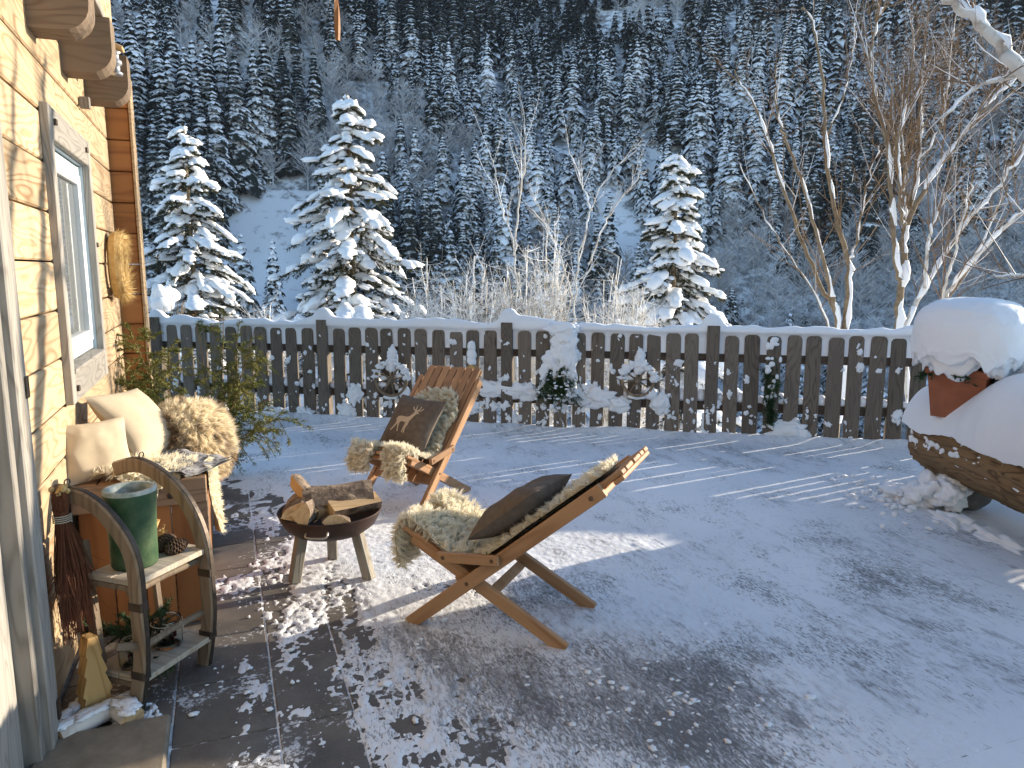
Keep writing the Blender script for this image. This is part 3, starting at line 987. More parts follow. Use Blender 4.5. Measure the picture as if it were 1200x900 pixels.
def make_wheel(s, z, r, label, seed):
    wl = on_fence('wagon_wheel', s, z, -.045)
    tag(wl, label, 'wheel', 'old wagon wheels hung on the fence')
    mb = MB()
    a = np.linspace(0, 2 * math.pi, 41)
    R0, R1 = r, r - .026
    ring = []
    for t in a:
        c, s_ = math.cos(t), math.sin(t)
        ring.append([(R0 * c, -.02, R0 * s_), (R0 * c, .02, R0 * s_), (R1 * c, .02, R1 * s_), (R1 * c, -.02, R1 * s_), (R0 * c, -.02, R0 * s_)])
    mb.add(np.array(ring).reshape(-1, 3), grid_faces(41, 5)[:, ::-1])
    mb.build('rim', M['sled'], wl)
    mb = MB()
    lathe(mb, [(0, -.045), (.022, -.045), (.03, -.03), (.03, .02), (0, .02)], 14, R=np.array([[1, 0, 0], [0, 0, 1], [0, 1, 0]]))
    mb.build('hub', M['sled'], wl)
    for k in range(8):
        t = k * math.pi / 4 + .2
        mb = MB()
        tube(mb, [(math.cos(t) * .025, -.003, math.sin(t) * .025), (math.cos(t) * .5 * r, -.003, math.sin(t) * .5 * r), (math.cos(t) * (r - .02), 0, math.sin(t) * (r - .02))], [.011, .008, .0085], 6)
        mb.build('spoke', M['sled'], wl)
    mb = MB()
    rng = np.random.default_rng(seed)
    for t in np.linspace(.15, math.pi - .15, 9):
        blob(mb, (math.cos(t) * r * .98, -.012, math.sin(t) * r * .98), (.045, .026, .03 * rng.uniform(.5, 1.4)), 3, .8, 2.2, seed + t * 7)
    for k in range(5):
        t = rng.uniform(-.6, 3.7); q_ = rng.uniform(.3, .75) * r
        blob(mb, (math.cos(t) * q_, .012, math.sin(t) * q_), (.045, .014, .03), 2, .4, 1.7, seed + k)
    for zz, a_ in ((.75, .06), (1.0, .055), (1.3, .05), (1.55, .045)):
        blob(mb, (.01 + rng.uniform(-.01, .01), .005, r * zz), (a_, .032, r * .36), 3, .55, 2.0, seed + zz * 3)
    blob(mb, (r * .75, 0.01, -r * .75), (.07, .03, .07), 2, .4, 2, seed + 33)
    blob(mb, (-.01, 0.006, -r * 1.0), (.09, .03, .03), 2, .4, 2, seed + 35)
    mb.build('snow', M['snow'], wl, smooth=True)['kind'] = 'stuff'
make_wheel(1.57, .47, .185, 'old spoked wagon wheel with tall snow column, hung beside the deer cushion chair', 5)
make_wheel(4.13, .54, .165, 'small snowy wagon wheel hung between the snowed fir bunch and the planter', 9)


# ------------------------------------------------------------------ foliage helpers
def needle_spray(mb, pts, length, wid, rng, n, m=0, flat=.4, fwd=.8):
    """needles (thin triangles) along a polyline"""
    P = np.asarray(pts, float)
    k = len(P) - 1
    t = rng.uniform(0, k, n)
    i = np.minimum(t.astype(int), k - 1); f = (t - i)[:, None]
    base = P[i] * (1 - f) + P[i + 1] * f
    T = P[i + 1] - P[i]
    T /= np.linalg.norm(T, axis=1)[:, None] + 1e-9
    R = rng.normal(size=(n, 3)); R[:, 2] *= flat
    R -= T * np.sum(R * T, 1)[:, None]
    R /= np.linalg.norm(R, axis=1)[:, None] + 1e-9
    D = T * fwd + R
    D /= np.linalg.norm(D, axis=1)[:, None]
    S = np.cross(D, rng.normal(size=(n, 3))); S /= np.linalg.norm(S, axis=1)[:, None] + 1e-9
    L = length * rng.uniform(.65, 1.2, n)[:, None]
    V = np.stack([base - S * wid / 2, base + S * wid / 2, base + D * L], 1).reshape(-1, 3)
    mb.add(V, np.arange(3 * n).reshape(-1, 3), m)


def fir_sprig(mb, p, d, L, rng, needle=.022, wid=.004, n=60, side=5, droop=.3):
    p = np.array(p, float); d = np.array(d, float); d /= np.linalg.norm(d)
    t = np.linspace(0, 1, 6)[:, None]
    path = p + d * L * t + np.array([0, 0, -droop * L]) * t ** 2
    needle_spray(mb, path, needle, wid, rng, n)
    tube(mb, path, np.linspace(.003, .001, 6), 3, 0, False)
    for k in range(side):
        f = rng.uniform(.2, .85)
        b = p + d * L * f + np.array([0, 0, -droop * L]) * f * f
        s = np.cross(d, [0, 0, 1]); s = s / (np.linalg.norm(s) + 1e-9) * rng.choice([-1, 1]) + rng.normal(0, .25, 3)
        e = d * .8 + s * .7; e /= np.linalg.norm(e)
        l2 = L * .4 * (1.1 - f) + .02
        path2 = b + e * l2 * t + np.array([0, 0, -droop * l2]) * t ** 2
        needle_spray(mb, path2, needle, wid, rng, int(n * .6))


def hanging_bunch():
    rng = np.random.default_rng(17)
    b = on_fence('fir_bunch', 3.36, .35, -.06)
    tag(b, 'fir branch bunch buried under a long snow tongue, hung mid fence', 'fir branch')
    mb = MB()
    for k in range(46):
        a = rng.uniform(-1.0, 1.0)
        fir_sprig(mb, (rng.uniform(-.09, .09), -.02, .40 + rng.uniform(-.2, .05)), (math.sin(a) * .7, -.22 * rng.uniform(0, 1), -1), rng.uniform(.22, .42), rng, .035, .006, 60, 3, .0)
    mb.build('sprigs', M['fir'], b)
    mb = MB()
    for (x, z, rx, rz, ry) in ((.06, .60, .11, .10, .06), (.03, .50, .13, .12, .07), (.07, .38, .10, .16, .07), (.10, .22, .075, .14, .055), (-.08, .36, .09, .11, .055), (-.14, .22, .06, .13, .05), (-.17, .08, .05, .08, .04), (.02, .68, .16, .06, .06), (.13, .06, .05, .07, .04), (-.03, .27, .05, .10, .05)):
        blob(mb, (x, -.015, z), (rx, ry, rz), 4, .55, 2.2, x * 50 + 9)
    for k in range(46):
        blob(mb, (rng.normal(0, .11), -.06 - rng.uniform(0, .05), rng.uniform(-.12, .28)), (rng.uniform(.01, .028), .015, rng.uniform(.008, .02)), 1, .3, 2, k)
    mb.build('snow', M['snow'], b, smooth=True)['kind'] = 'stuff'
    b = on_fence('evergreen_trail', 5.36, .05, -.045)
    tag(b, 'dark green evergreen trail hanging down a slat near the planter', 'plant')
    mb = MB()
    for k in range(30):
        fir_sprig(mb, (rng.uniform(-.03, .05), -.015, rng.uniform(.25, .75)), (rng.uniform(-.25, .25), -.15, -1), rng.uniform(.16, .3), rng, .03, .007, 50, 2, 0)
    mb.build('sprigs', M['fir'], b)
    mb = MB()
    for k in range(22):
        z = rng.uniform(.3, .95)
        blob(mb, (rng.normal(.01, .03), -.035, z), (rng.uniform(.012, .035), .018, rng.uniform(.015, .04)), 2, .35, 2, k + 3)
    mb.build('snow', M['snow'], b, smooth=True)['kind'] = 'stuff'
    b = on_fence('wooden_disc', 2.45, .60, -.05)
    tag(b, 'round wooden disc ornament with a tall snow hat on a fence slat', 'ornament')
    mb = MB()
    Rx = np.array([[1, 0, 0], [0, 0, 1], [0, 1, 0]])
    lathe(mb, [(0, -.03), (.05, -.03), (.055, -.02), (.055, .02), (0, .02)], 18, R=Rx)
    mb.build('disc', M['cutv'], b)
    mb = MB(); lathe(mb, [(.056, -.028), (.06, -.02), (.06, .022), (.055, .024)], 18, R=Rx); mb.build('bark_ring', M['bark'], b)
    mb = MB()
    for z, rx in ((.09, .05), (.16, .055), (.24, .045)):
        blob(mb, (0, -.002, z), (rx, .035, .06), 2, .25, 1.7, z * 40)
    mb.build('snow', M['snow'], b, smooth=True)['kind'] = 'stuff'
hanging_bunch()

# ------------------------------------------------------------------ house
def make_house():
    h = empty('timber_house', (-.66, 4.0, 0), 0)
    tag(h, 'honey coloured timber house wall with grey framed window and balcony beams', 'house')
    O = np.array([-.66, 4.0, 0.0])
    rng = np.random.default_rng(23)
    def W(name, mb, mat, parent=None, smooth=False):
        # geometry given in world coordinates; a part's origin is put at its own centre
        V = np.concatenate(mb.v)
        c = (V.min(0) + V.max(0)) / 2
        for a in mb.v: a -= c
        pc = O if parent is None else np.array(parent['c'])
        o = mb.build(name, mat, parent or h, smooth, loc=tuple(c - pc))
        o['c'] = tuple(c)
        return o
    mb = MB()
    cbox(mb, (-3.74, 1.4, 1.85), (6.0 - .1, 8.86, 3.9), None, .01)
    cbox(mb, (-.748, .38, 1.85), (.075, 6.7, 3.88), None, .005); cbox(mb, (-.748, 5.29, 1.85), (.075, 1.1, 3.88), None, .005); cbox(mb, (-.749, 4.236, .58), (.073, .99, 1.1), None, .005); cbox(mb, (-.749, 4.236, 3.0), (.073, .99, 1.56), None, .005)
    W('wall_core', mb, M['dark'])
    PZ = .2065
    wy0, wy1, wz0, wz1 = 3.745, 4.728, 1.12, 2.21
    for r in range(0, 17):
        z0 = .002 + r * PZ - .0
        z1 = z0 + PZ - .0075
        cuts = [2.80, 5.845]
        segs = []
        if z1 > wz0 and z0 < wz1: spans = [(2.80, wy0), (wy1, 5.845)]
        else: spans = [(2.80, 5.845)]
        for a, b in spans:
            y = a
            ln = b - a
            if ln > 1.6:
                j = a + rng.uniform(.35, .65) * ln
                segs += [(a, j), (j, b)]
            else: segs.append((a, b))
        for a, b in segs:
            mb = MB()
            cbox(mb, (-.685 + rng.uniform(-.0025, .0025), (a + b) / 2, (z0 + z1) / 2), (.05, b - a - .0025, z1 - z0), None, .007)
            W('plank', mb, M['larch'])
    # planks above the doorway
    for r in range(11, 17):
        mb = MB(); cbox(mb, (-.685, .6, .002 + r * PZ + PZ / 2 - .002), (.05, 4.39, PZ - .004), None, .0045); W('plank', mb, M['larch'])
    # corner: crossing log wall that sticks out past the corner
    for r in range(0, 14):
        mb = MB()
        cbox(mb, (-.605, 5.93, .002 + r * PZ + PZ / 2 - .002), (.165, .165, PZ - .006), None, .006)
        W('corner_board', mb, M['panel'])
    mb = MB(); cbox(mb, (-.511, 5.93, 1.45), (.018, .19, 2.9), None, .003); W('corner_edge_board', mb, M['larch'])
    # window
    g = 'grey'
    cy, cz = 4.29, 1.66
    win = empty('window'); win.parent = h; win.location = (0, .29, 1.66); win['c'] = (-.66, 4.29, 1.66)
    for y, w_ in ((3.735, .07), (4.735, .065)):
        mb = MB(); cbox(mb, (-.6445, y, 1.665), (.036, w_, 1.27), None, .004); W('trim_board', mb, M['grey'], win)
    mb = MB(); cbox(mb, (-.646, 4.236, 2.233), (.032, .928, .134), None, .004); W('trim_board', mb, M['grey_y'], win)
    mb = MB(); cbox(mb, (-.646, 4.236, 1.095), (.032, .928, .13), None, .004); W('trim_board', mb, M['grey_y'], win)
    mb = MB(); cbox(mb, (-.675, 4.236, 1.172), (.11, .925, .022), np.array(Matrix.Rotation(.06, 3, 'Y')), .004); W('sill', mb, M['grey_y'], win)
    for y, z in ((3.82, 2.24), (4.64, 2.24), (3.81, 1.09), (4.735, 1.75)):
        mb = MB(); cbox(mb, (-.624, y, z), (.014, .026, .026), None, .003); W('peg', mb, M['steel'], win)
    for y in (3.762, 4.712):
        mb = MB(); cbox(mb, (-.70, y, 1.67), (.074, .018, .985), None, .002); W('reveal_board', mb, M['bluegrey'], win)
    mb = MB(); cbox(mb, (-.70, 4.237, 2.172), (.074, .93, .018), None, .002); W('reveal_board', mb, M['bluegrey'], win)
    fr = MB()
    for a, b in ((3.773, 3.815), (4.659, 4.701)): cbox(fr, (-.705, (a + b) / 2, 1.672), (.05, b - a, .97), None, .004)
    for z0, z1 in ((1.187, 1.23), (2.115, 2.156)): cbox(fr, (-.706, 4.237, (z0 + z1) / 2), (.048, .843, z1 - z0), None, .004)
    W('window_frame', fr, M['bluegrey'], win)
    sa = MB()
    for a, b in ((3.819, 3.872), (4.602, 4.655)): cbox(sa, (-.694, (a + b) / 2, 1.672), (.05, b - a, .876), None, .006)
    for z0, z1 in ((1.234, 1.292), (2.058, 2.11)): cbox(sa, (-.695, 4.237, (z0 + z1) / 2), (.048, .729, z1 - z0), None, .006)
    W('sash', sa, M['white'], win)
    mb = MB(); cbox(mb, (-.701, 4.237, 1.675), (.006, .728, .764), None, .001); W('pane', mb, M['pane'], win)
    cu = MB()
    yy = np.linspace(3.84, 4.63, 80)
    xx = -.755 + .012 * np.sin(yy * 95) + .006 * np.sin(yy * 41)
    V = np.stack([np.stack([xx, yy, 0 * yy + z], -1) for z in (1.2, 1.5, 1.8, 2.14)], 0)
    cu.add(V, grid_faces(4, 80)); W('curtain', cu, M['curtain'], win, True)
    # door trim
    dr = empty('door'); dr.parent = h; dr.location = (0, -1.3, 0); dr['c'] = (-.66, 2.70, 0)
    mb = MB(); cbox(mb, (-.635, 2.735, 1.12), (.065, .125, 2.2), None, .005); W('door_trim', mb, M['grey'], dr)
    mb = MB(); cbox(mb, (-.665, 2.645, 1.12), (.08, .05, 2.2), None, .004); W('door_jamb', mb, M['grey'], dr)
    mb = MB(); cbox(mb, (-.70, 2.2, 1.12), (.05, .83, 2.19), None, .004); W('door_leaf', mb, M['grey'], dr)
    for z in (1.245, .13):
        mb = MB(); cbox(mb, (-.599, 2.775, z), (.009, .03, .07), None, .003); W('hinge', mb, M['steel'], dr)
    # balcony beams with rounded lower corner
    for y in (3.68, 4.38, 5.08):
        mb = MB()
        prof = [(-.74, 2.56), (-.54, 2.56)]
        for t in np.linspace(-math.pi / 2, 0, 7)[1:]: prof.append((-.54 + .105 * math.cos(t), 2.665 + .105 * math.sin(t)))
        prof += [(-.435, 2.82), (-.74, 2.82)]
        k = len(prof)
        ya, yb = y - .085, y + .085
        V = [(x, ya, z) for x, z in prof] + [(x, yb, z) for x, z in prof]
        F = [list(range(k)), list(range(k, 2 * k))[::-1]] + [[i + k, (i + 1) % k + k, (i + 1) % k, i] for i in range(k)]
        mb.add(V, F)
        W('beam', mb, M['brownbeam'])
    for k in range(4):
        mb = MB(); cbox(mb, (-.655 + .02 + k * .05, 2.2, 2.838), (.047, 5.0, .03), None, .003); W('balcony_board', mb, M['grey_y'])
    bal = MB()
    for k in range(26):
        y = 2.35 + k * .092
        mb = MB(); cbox(mb, (-.475, y, 3.25), (.022, .072, .82), None, .004); W('baluster', mb, M['larch'])
    mb = MB(); cbox(mb, (-.475, 3.5, 3.69), (.05, 2.6, .06), None, .005); W('balcony_rail', mb, M['larch'])
    mb = MB(); cbox(mb, (-.63, 4.75, 2.50), (.05, .035, .06), None, .004); W('bracket', mb, M['grey'])
    # roof
    mb = MB()
    for (x0, z0, x1, z1) in ((-3.6, 6.0, .55, 4.35), (-3.6, 6.0, -7.8, 4.3)):
        V = [(x0, -3.4, z0), (x1, -3.4, z1), (x1, 6.6, z1), (x0, 6.6, z0)]
        V += [(a, b, c + .14) for a, b, c in V]
        mb.add(V, [[0, 1, 2, 3], [7, 6, 5, 4], [0, 4, 5, 1], [1, 5, 6, 2], [2, 6, 7, 3], [3, 7, 4, 0]])
    W('roof', mb, M['brownbeam'])
    mb = MB()
    mb.add([(-.70, -3.0, 3.79), (-6.66, -3.0, 3.79), (-3.6, -3.0, 5.95), (-.70, 5.8, 3.79), (-6.66, 5.8, 3.79), (-3.6, 5.8, 5.95)], [[0, 2, 1], [3, 4, 5]])
    W('gable', mb, M['larch'])
    # porch rafter over the doorway
    mb = MB(); cbox(mb, (.05, 2.23, 3.36), (1.5, .09, .12), None, .006); W('rafter', mb, M['brownbeam'])
    return h
make_house()


def house_things():
    rng = np.random.default_rng(41)
    # straw wreath hanging flat on the wall
    wr = empty('straw_wreath', (-.615, 5.42, 1.64))
    tag(wr, 'bristly straw wreath hanging on the plank wall past the window', 'wreath')
    mb = MB()
    a = np.linspace(0, 2 * math.pi, 33)
    tube(mb, np.stack([0 * a + .01, np.cos(a) * .14, np.sin(a) * .17], -1), .045, 8, 0, False)
    n = 2600
    t = rng.uniform(0, 6.283, n)
    c = np.stack([0 * t + .012, np.cos(t) * .14, np.sin(t) * .17], -1)
    tan = np.stack([0 * t, -np.sin(t), np.cos(t)], -1)
    r = rng.normal(size=(n, 3)); r /= np.linalg.norm(r, axis=1)[:, None]; r[:, 0] = np.abs(r[:, 0])
    d = tan * rng.choice([-1, 1], n)[:, None] * .8 + r * .55 + np.array([0, 0, -.25])
    d /= np.linalg.norm(d, axis=1)[:, None]
    b = c + r * .036
    s = np.cross(d, r); s /= np.linalg.norm(s, axis=1)[:, None] + 1e-9
    L = rng.uniform(.04, .11, n)[:, None]
    mb.add(np.stack([b - s * .0016, b + s * .0016, b + d * L], 1).reshape(-1, 3), np.arange(3 * n).reshape(-1, 3))
    mb.build('straw_ring', M['straw'], wr)
    mb = MB(); tube(mb, [(-.03, 0, .20), (0, 0, .19), (.01, 0, .15)], .003, 5); mb.build('hook', M['steel'], wr)
    # juniper / larch sprays leaning at the corner
    def spray_plant(name, label, base, stems, mat, seed, needle=.05, n=110):
        rg = np.random.default_rng(seed)
        e = empty(name, base)
        tag(e, label, 'branches')
        mt, ml = MB(), MB()
        for (tip, side) in stems:
            tip = np.array(tip, float) - np.array(base)
            t = np.linspace(0, 1, 9)[:, None]
            bow = np.array([rg.uniform(-.05, .05), rg.uniform(-.05, .05), .12])
            path = tip * t + bow * (t * (1 - t) * 4)
            tube(mt, path, np.linspace(.007, .0018, 9), 4)
            for k in range(side):
                f = rg.uniform(.12, 1)
                i = min(int(f * 8), 7); b = path[i] * (1 - (f * 8 - i)) + path[i + 1] * (f * 8 - i)
                dr = tip / np.linalg.norm(tip) * .55 + rg.normal(0, .55, 3) + np.array([0, 0, -.2])
                fir_sprig(ml, b, dr, rg.uniform(.1, .25), rg, needle * .6, .0055, int(n * .45), 3, .3)
        mt.build('stems', M['twigtan'], e)
        ml.build('needles', mat, e)
        return e
    spray_plant('juniper_branches', 'green juniper branches propped against the house corner behind the daybed', (-.42, 5.62, 0.0),
                [((-.56, 5.45, 1.18), 34), ((-.50, 5.40, 1.0), 30), ((-.46, 5.55, 1.22), 24), ((-.62, 5.25, .95), 18), ((-.35, 5.6, 1.1), 16)], M['juniper'], 5, .045, 120)
    spray_plant('conifer_sapling', 'loose feathery conifer sapling spreading in front of the fence by the corner', (-.15, 6.25, 0.0),
                [((.22, 6.1, 1.15), 26), ((.0, 6.2, 1.25), 30), ((.30, 6.2, .9), 30), ((-.2, 6.3, 1.2), 24), ((.28, 6.0, .62), 28), ((.40, 5.9, .48), 24), ((.10, 6.0, .75), 28), ((.24, 5.8, .40), 22), ((.10, 6.4, 1.1), 22), ((-.05, 6.1, .85), 22), ((.16, 6.25, 1.0), 26), ((.02, 6.1, .55), 22)], M['juniper'], 9, .05, 70)
    # lantern-like metal feeder under the balcony
    ln = empty('balcony_lantern', (-.47, 4.78, 2.66))
    tag(ln, 'small metal lantern with wooden lid hung between the balcony beams', 'lantern')
    mb = MB()
    lathe(mb, [(0, 0), (.03, 0), (.034, .012), (.02, .02), (.02, .05), (.032, .06), (.03, .075), (.018, .085), (.018, .11), (.03, .12), (0, .125)], 16)
    mb.build('body', M['roofmetal'], ln, True)
    mb = MB(); cbox(mb, (0, 0, .15), (.09, .10, .016), np.array(Matrix.Rotation(.3, 3, 'Y')), .003); mb.build('lid', M['cut'], ln)
    # wooden curl hanging from the rafter above the camera side
    hg = empty('hanging_wood_curl', (.338, 2.227, 2.245))
    tag(hg, 'twisted strip of orange wood hanging from the porch rafter', 'ornament')
    mb = MB()
    rows = []
    for z in np.linspace(0, .9, 30):
        a = z * 9; w_ = .012 * (1 - .5 * math.exp(-z * 25)) ; t_ = .006
        rows.append([(w_ * math.cos(a + q) if abs(math.cos(q)) > .5 else t_ * math.cos(a + q), (w_ if abs(math.cos(q)) > .5 else t_) * math.sin(a + q), z) for q in (0, math.pi / 2, math.pi, 3 * math.pi / 2, 2 * math.pi)])
    mb.add(np.array(rows).reshape(-1, 3), grid_faces(30, 5)); mb.build('strip', M['panel'], hg)
    mb = MB(); tube(mb, [(0, 0, .895), (0, 0, 1.06)], .002, 5); mb.build('cord', M['string'], hg)
house_things()

# ------------------------------------------------------------------ snowy spruces just beyond the fence
def make_spruce(label, top_px, D, z_base, R, seed, whorls=21, dens=1.0):
    rng = np.random.default_rng(seed)
    top = at(*top_px, D)
    H = top[2] - z_base
    e = empty('snowy_spruce', (top[0], top[1], z_base))
    tag(e, label, 'tree', 'snow laden spruces beyond the fence')
    tr, nd, sn = MB(), MB(), MB()
    tz = np.linspace(-.4, H, 12)
    wob = .03 * fbm(np.stack([tz, tz * 0, tz * 0], -1), 2, seed)
    tube(tr, np.stack([wob, wob[::-1], tz], -1), .012 + .085 * (1 - np.clip(tz, 0, H) / H), 8)
    sc = 0
    for i in range(whorls):
        t = (i + rng.uniform(-.2, .2)) / (whorls - 1)
        z0 = H * (.10 + .87 * max(t, 0) ** .93)
        f = (1 - z0 / H)
        per = int(rng.integers(6, 9)) if f > .12 else 5
        a0 = rng.uniform(0, 6.28)
        zw = z0
        for k in range(per):
            a = a0 + 6.283 * k / per + rng.uniform(-.35, .35)
            z0 = min(zw + rng.uniform(-.75, .75) * H / whorls, H * .985)
            f = (1 - z0 / H)
            L = R * (f ** .80) * rng.choice([rng.uniform(.45, .8), rng.uniform(.8, 1.2)]) + .10
            ca, sa = math.cos(a), math.sin(a)
            dr = rng.uniform(.35, .85) * (.75 + .5 * f)
            tt = np.linspace(0, 1, 7)
            zz = z0 + .16 * L * tt - dr * L * tt ** 2 + .10 * L * tt ** 5
            path = np.stack([ca * L * tt, sa * L * tt, zz], -1)
            path += rng.normal(0, .02 * L, (1, 3)) * tt[:, None]
            tube(tr, path, np.linspace(.018 * (L / R) + .005, .003, 7), 4, 0, False)
            needle_spray(nd, path, .085, .018, rng, int(170 * dens * L / R + 60), 0, .9)
            side = np.array([-sa, ca, 0])
            nt_ = int(6 + 13 * L / R)
            for j in range(nt_):
                u = rng.uniform(.22, 1)
                ii = min(int(u * 6), 5); b = path[ii] * (1 - (u * 6 - ii)) + path[ii + 1] * (u * 6 - ii)
                l2 = (.42 * L * (1.05 - u) + .10) * rng.uniform(.6, 1.1)
                dv = np.array([ca, sa, 0]) * .75 + side * rng.choice([-1, 1]) * rng.uniform(.5, 1) + np.array([0, 0, -.25])
                dv /= np.linalg.norm(dv)
                t2 = np.linspace(0, 1, 4)[:, None]
                p2 = b + dv * l2 * t2 + np.array([0, 0, -.35 * l2]) * t2 ** 2
                needle_spray(nd, p2, .065, .016, rng, int((110 * l2 + 18) * dens), 0, .9)
                if rng.uniform() < .6:
                    q_ = rng.uniform(.4, .85)
                    c = b + dv * l2 * q_ + np.array([0, 0, -.35 * l2 * q_ * q_ + .03])
                    blob(sn, c, (.26 * l2 + .035, .06 * rng.uniform(.6, 1.4), .035 * rng.uniform(.7, 1.4)), 2 if l2 > .18 else 1, .7, 2.0, sc, axes(dv), 0, .5); sc += 1
            # pads of snow along the bough
            npad = max(2, int(2 + 4 * L / R))
            for j in range(npad):
                u = .36 + .62 * (j + rng.uniform(.1, .8)) / npad
                if rng.uniform() < .2: continue
                ii = min(int(u * 6), 5); b = path[ii] * (1 - (u * 6 - ii)) + path[ii + 1] * (u * 6 - ii)
                dv = path[ii + 1] - path[ii]
                wd = (.10 + .085 * L / R) * rng.uniform(.6, 1.3)
                blob(sn, b + np.array([0, 0, .035]), (wd * rng.uniform(1.1, 1.7), wd, .05 + .055 * rng.uniform(0, 1) + .02 * L / R), 2, .65, 2.1, sc, axes(dv), 0, .45); sc += 1
    for j in range(10):
        z = H - .05 - j * .075
        a = rng.uniform(0, 6.28)
        blob(sn, (.06 * math.cos(a), .06 * math.sin(a), z), (.06 + .008 * j, .06 + .008 * j, .05), 2, .45, 2, j + seed, None, 0, .6)
        needle_spray(nd, [(0, 0, z), (.22 * math.cos(a), .22 * math.sin(a), z + .07)], .06, .016, rng, 40, 0, .9)
    tr.build('trunk', M['barkgrey'], e)
    nd.build('crown', M['needle'], e)
    o = sn.build('snow', M['snow'], e, smooth=True); o['kind'] = 'stuff'
    return e
make_spruce('slender snowy spruce beyond the fence next to the house corner', (215, 148), 17.0, -2.6, 2.2, 3, 25)
make_spruce('tallest snow laden spruce with a bushy top, behind the wagon wheel', (407, 110), 15.0, -2.3, 2.5, 8, 23)
make_spruce('compact snowy spruce beyond the fence next to the forked bare tree', (794, 180), 15.5, -2.4, 1.85, 15, 23)


# ------------------------------------------------------------------ bare trees and shrubs
def smooth_path(P, n):
    P = np.asarray(P, float)
    t = np.linspace(0, len(P) - 1, n)
    out = []
    for u in t:
        i = min(int(u), len(P) - 2); f = u - i
        p0 = P[max(i - 1, 0)]; p1 = P[i]; p2 = P[i + 1]; p3 = P[min(i + 2, len(P) - 1)]
        out.append(.5 * ((2 * p1) + (-p0 + p2) * f + (2 * p0 - 5 * p1 + 4 * p2 - p3) * f * f + (-p0 + 3 * p1 - 3 * p2 + p3) * f ** 3))
    return np.array(out)


def twiggy(mb, sn, path, rads, rng, n, L, lev, spread=.7, up=.6, snow=.3, f0=.25):
    m = len(path)
    for k in range(n):
        f = rng.uniform(f0, 1.0) * (m - 1)
        i = min(int(f), m - 2)
        b = path[i] * (1 - (f - i)) + path[i + 1] * (f - i)
        T = path[i + 1] - path[i]; T /= np.linalg.norm(T) + 1e-9
        d = T * .75 + rng.normal(0, spread, 3) * .8 + np.array([0, 0, up * .5])
        d /= np.linalg.norm(d)
        l = L * rng.uniform(.5, 1.2)
        c = rng.normal(0, .1, 3) * l + np.array([0, 0, up * .18 * l])
        t = np.linspace(0, 1, 4)[:, None]
        p = b + d * l * t + c * t * t
        r0 = min(rads[i] * .5, .004 + .006 * l)
        rr = np.linspace(r0, r0 * .35, 4)
        tube(mb, p, rr, 3, 0, False)
        if sn is not None and rng.uniform() < snow:
            q = p + np.array([0, 0, 1]) * rr[:, None] * .8
            tube(sn, q, rr * rng.uniform(.8, 1.3), 4, 0, False)
        if lev > 1: twiggy(mb, sn, p, rr, rng, max(3, n // 4), L * .5, lev - 1, spread, up, snow * .8, .2)


def stem_tree(name, label, cat, group, base_px, D, stems, seed, mat, twigmat, ntw=14, L=.7, lev=2, snow=.75, twig_snow=.25, depth=.6, zb=None):
    rng = np.random.default_rng(seed)
    b = at(*base_px, D)
    zb = terr(np.array([b[0]]), np.array([b[1]]))[0] if zb is None else zb
    e = empty(name, (b[0], b[1], zb)); O = np.array([b[0], b[1], zb])
    tag(e, label, cat, group)
    st, tw, sn = MB(), MB(), MB()
    fwd = np.array([SY, CY, 0])
    for si, (pts, r0, r1, ground) in enumerate(stems):
        dd = rng.uniform(-depth, depth)
        k = len(pts)
        P = [at(px, py, D + (dd * (j / (k - 1) if ground else .4 + .6 * j / (k - 1)))) - O for j, (px, py) in enumerate(pts)]
        if ground: P = [np.array([P[0][0] * .2, P[0][1] * .2, -.25])] + P
        path = smooth_path(P, 6 * len(P))
        path += .012 * rng.normal(size=path.shape)
        rad = np.linspace(r0, r1, len(path))
        tube(st, path, rad, 7)
        # snow plastered on the upper side
        n = len(path)
        i = 0
        while i < n - 2:
            ln = int(rng.integers(3, 9))
            if rng.uniform() < snow:
                j = min(n, i + ln)
                seg = path[i:j]
                if len(seg) >= 3:
                    T = seg[-1] - seg[0]; T /= np.linalg.norm(T)
                    o = np.array([0, 0, 1]) - T * T[2] + np.array([.15, -.35, 0])
                    o /= np.linalg.norm(o) + 1e-9
                    rr = rad[i:j] * (.85 + .35 * rng.uniform()) * (1 + .35 * rng.normal(size=j - i).clip(-1, 1)); rr[0] *= .5; rr[-1] *= .5
                    tube(sn, seg + o * rad[i:j, None] * .65, rr, 6, 0, True)
            i += ln
        twiggy(tw, sn, path, rad, rng, ntw, L, lev, .55, .7, twig_snow, .3)
    st.build('stems', mat, e, smooth=True)
    tw.build('twigs', twigmat, e)['kind'] = 'stuff'
    o = sn.build('snow', M['snow'], e, smooth=True); o['kind'] = 'stuff'
    return e


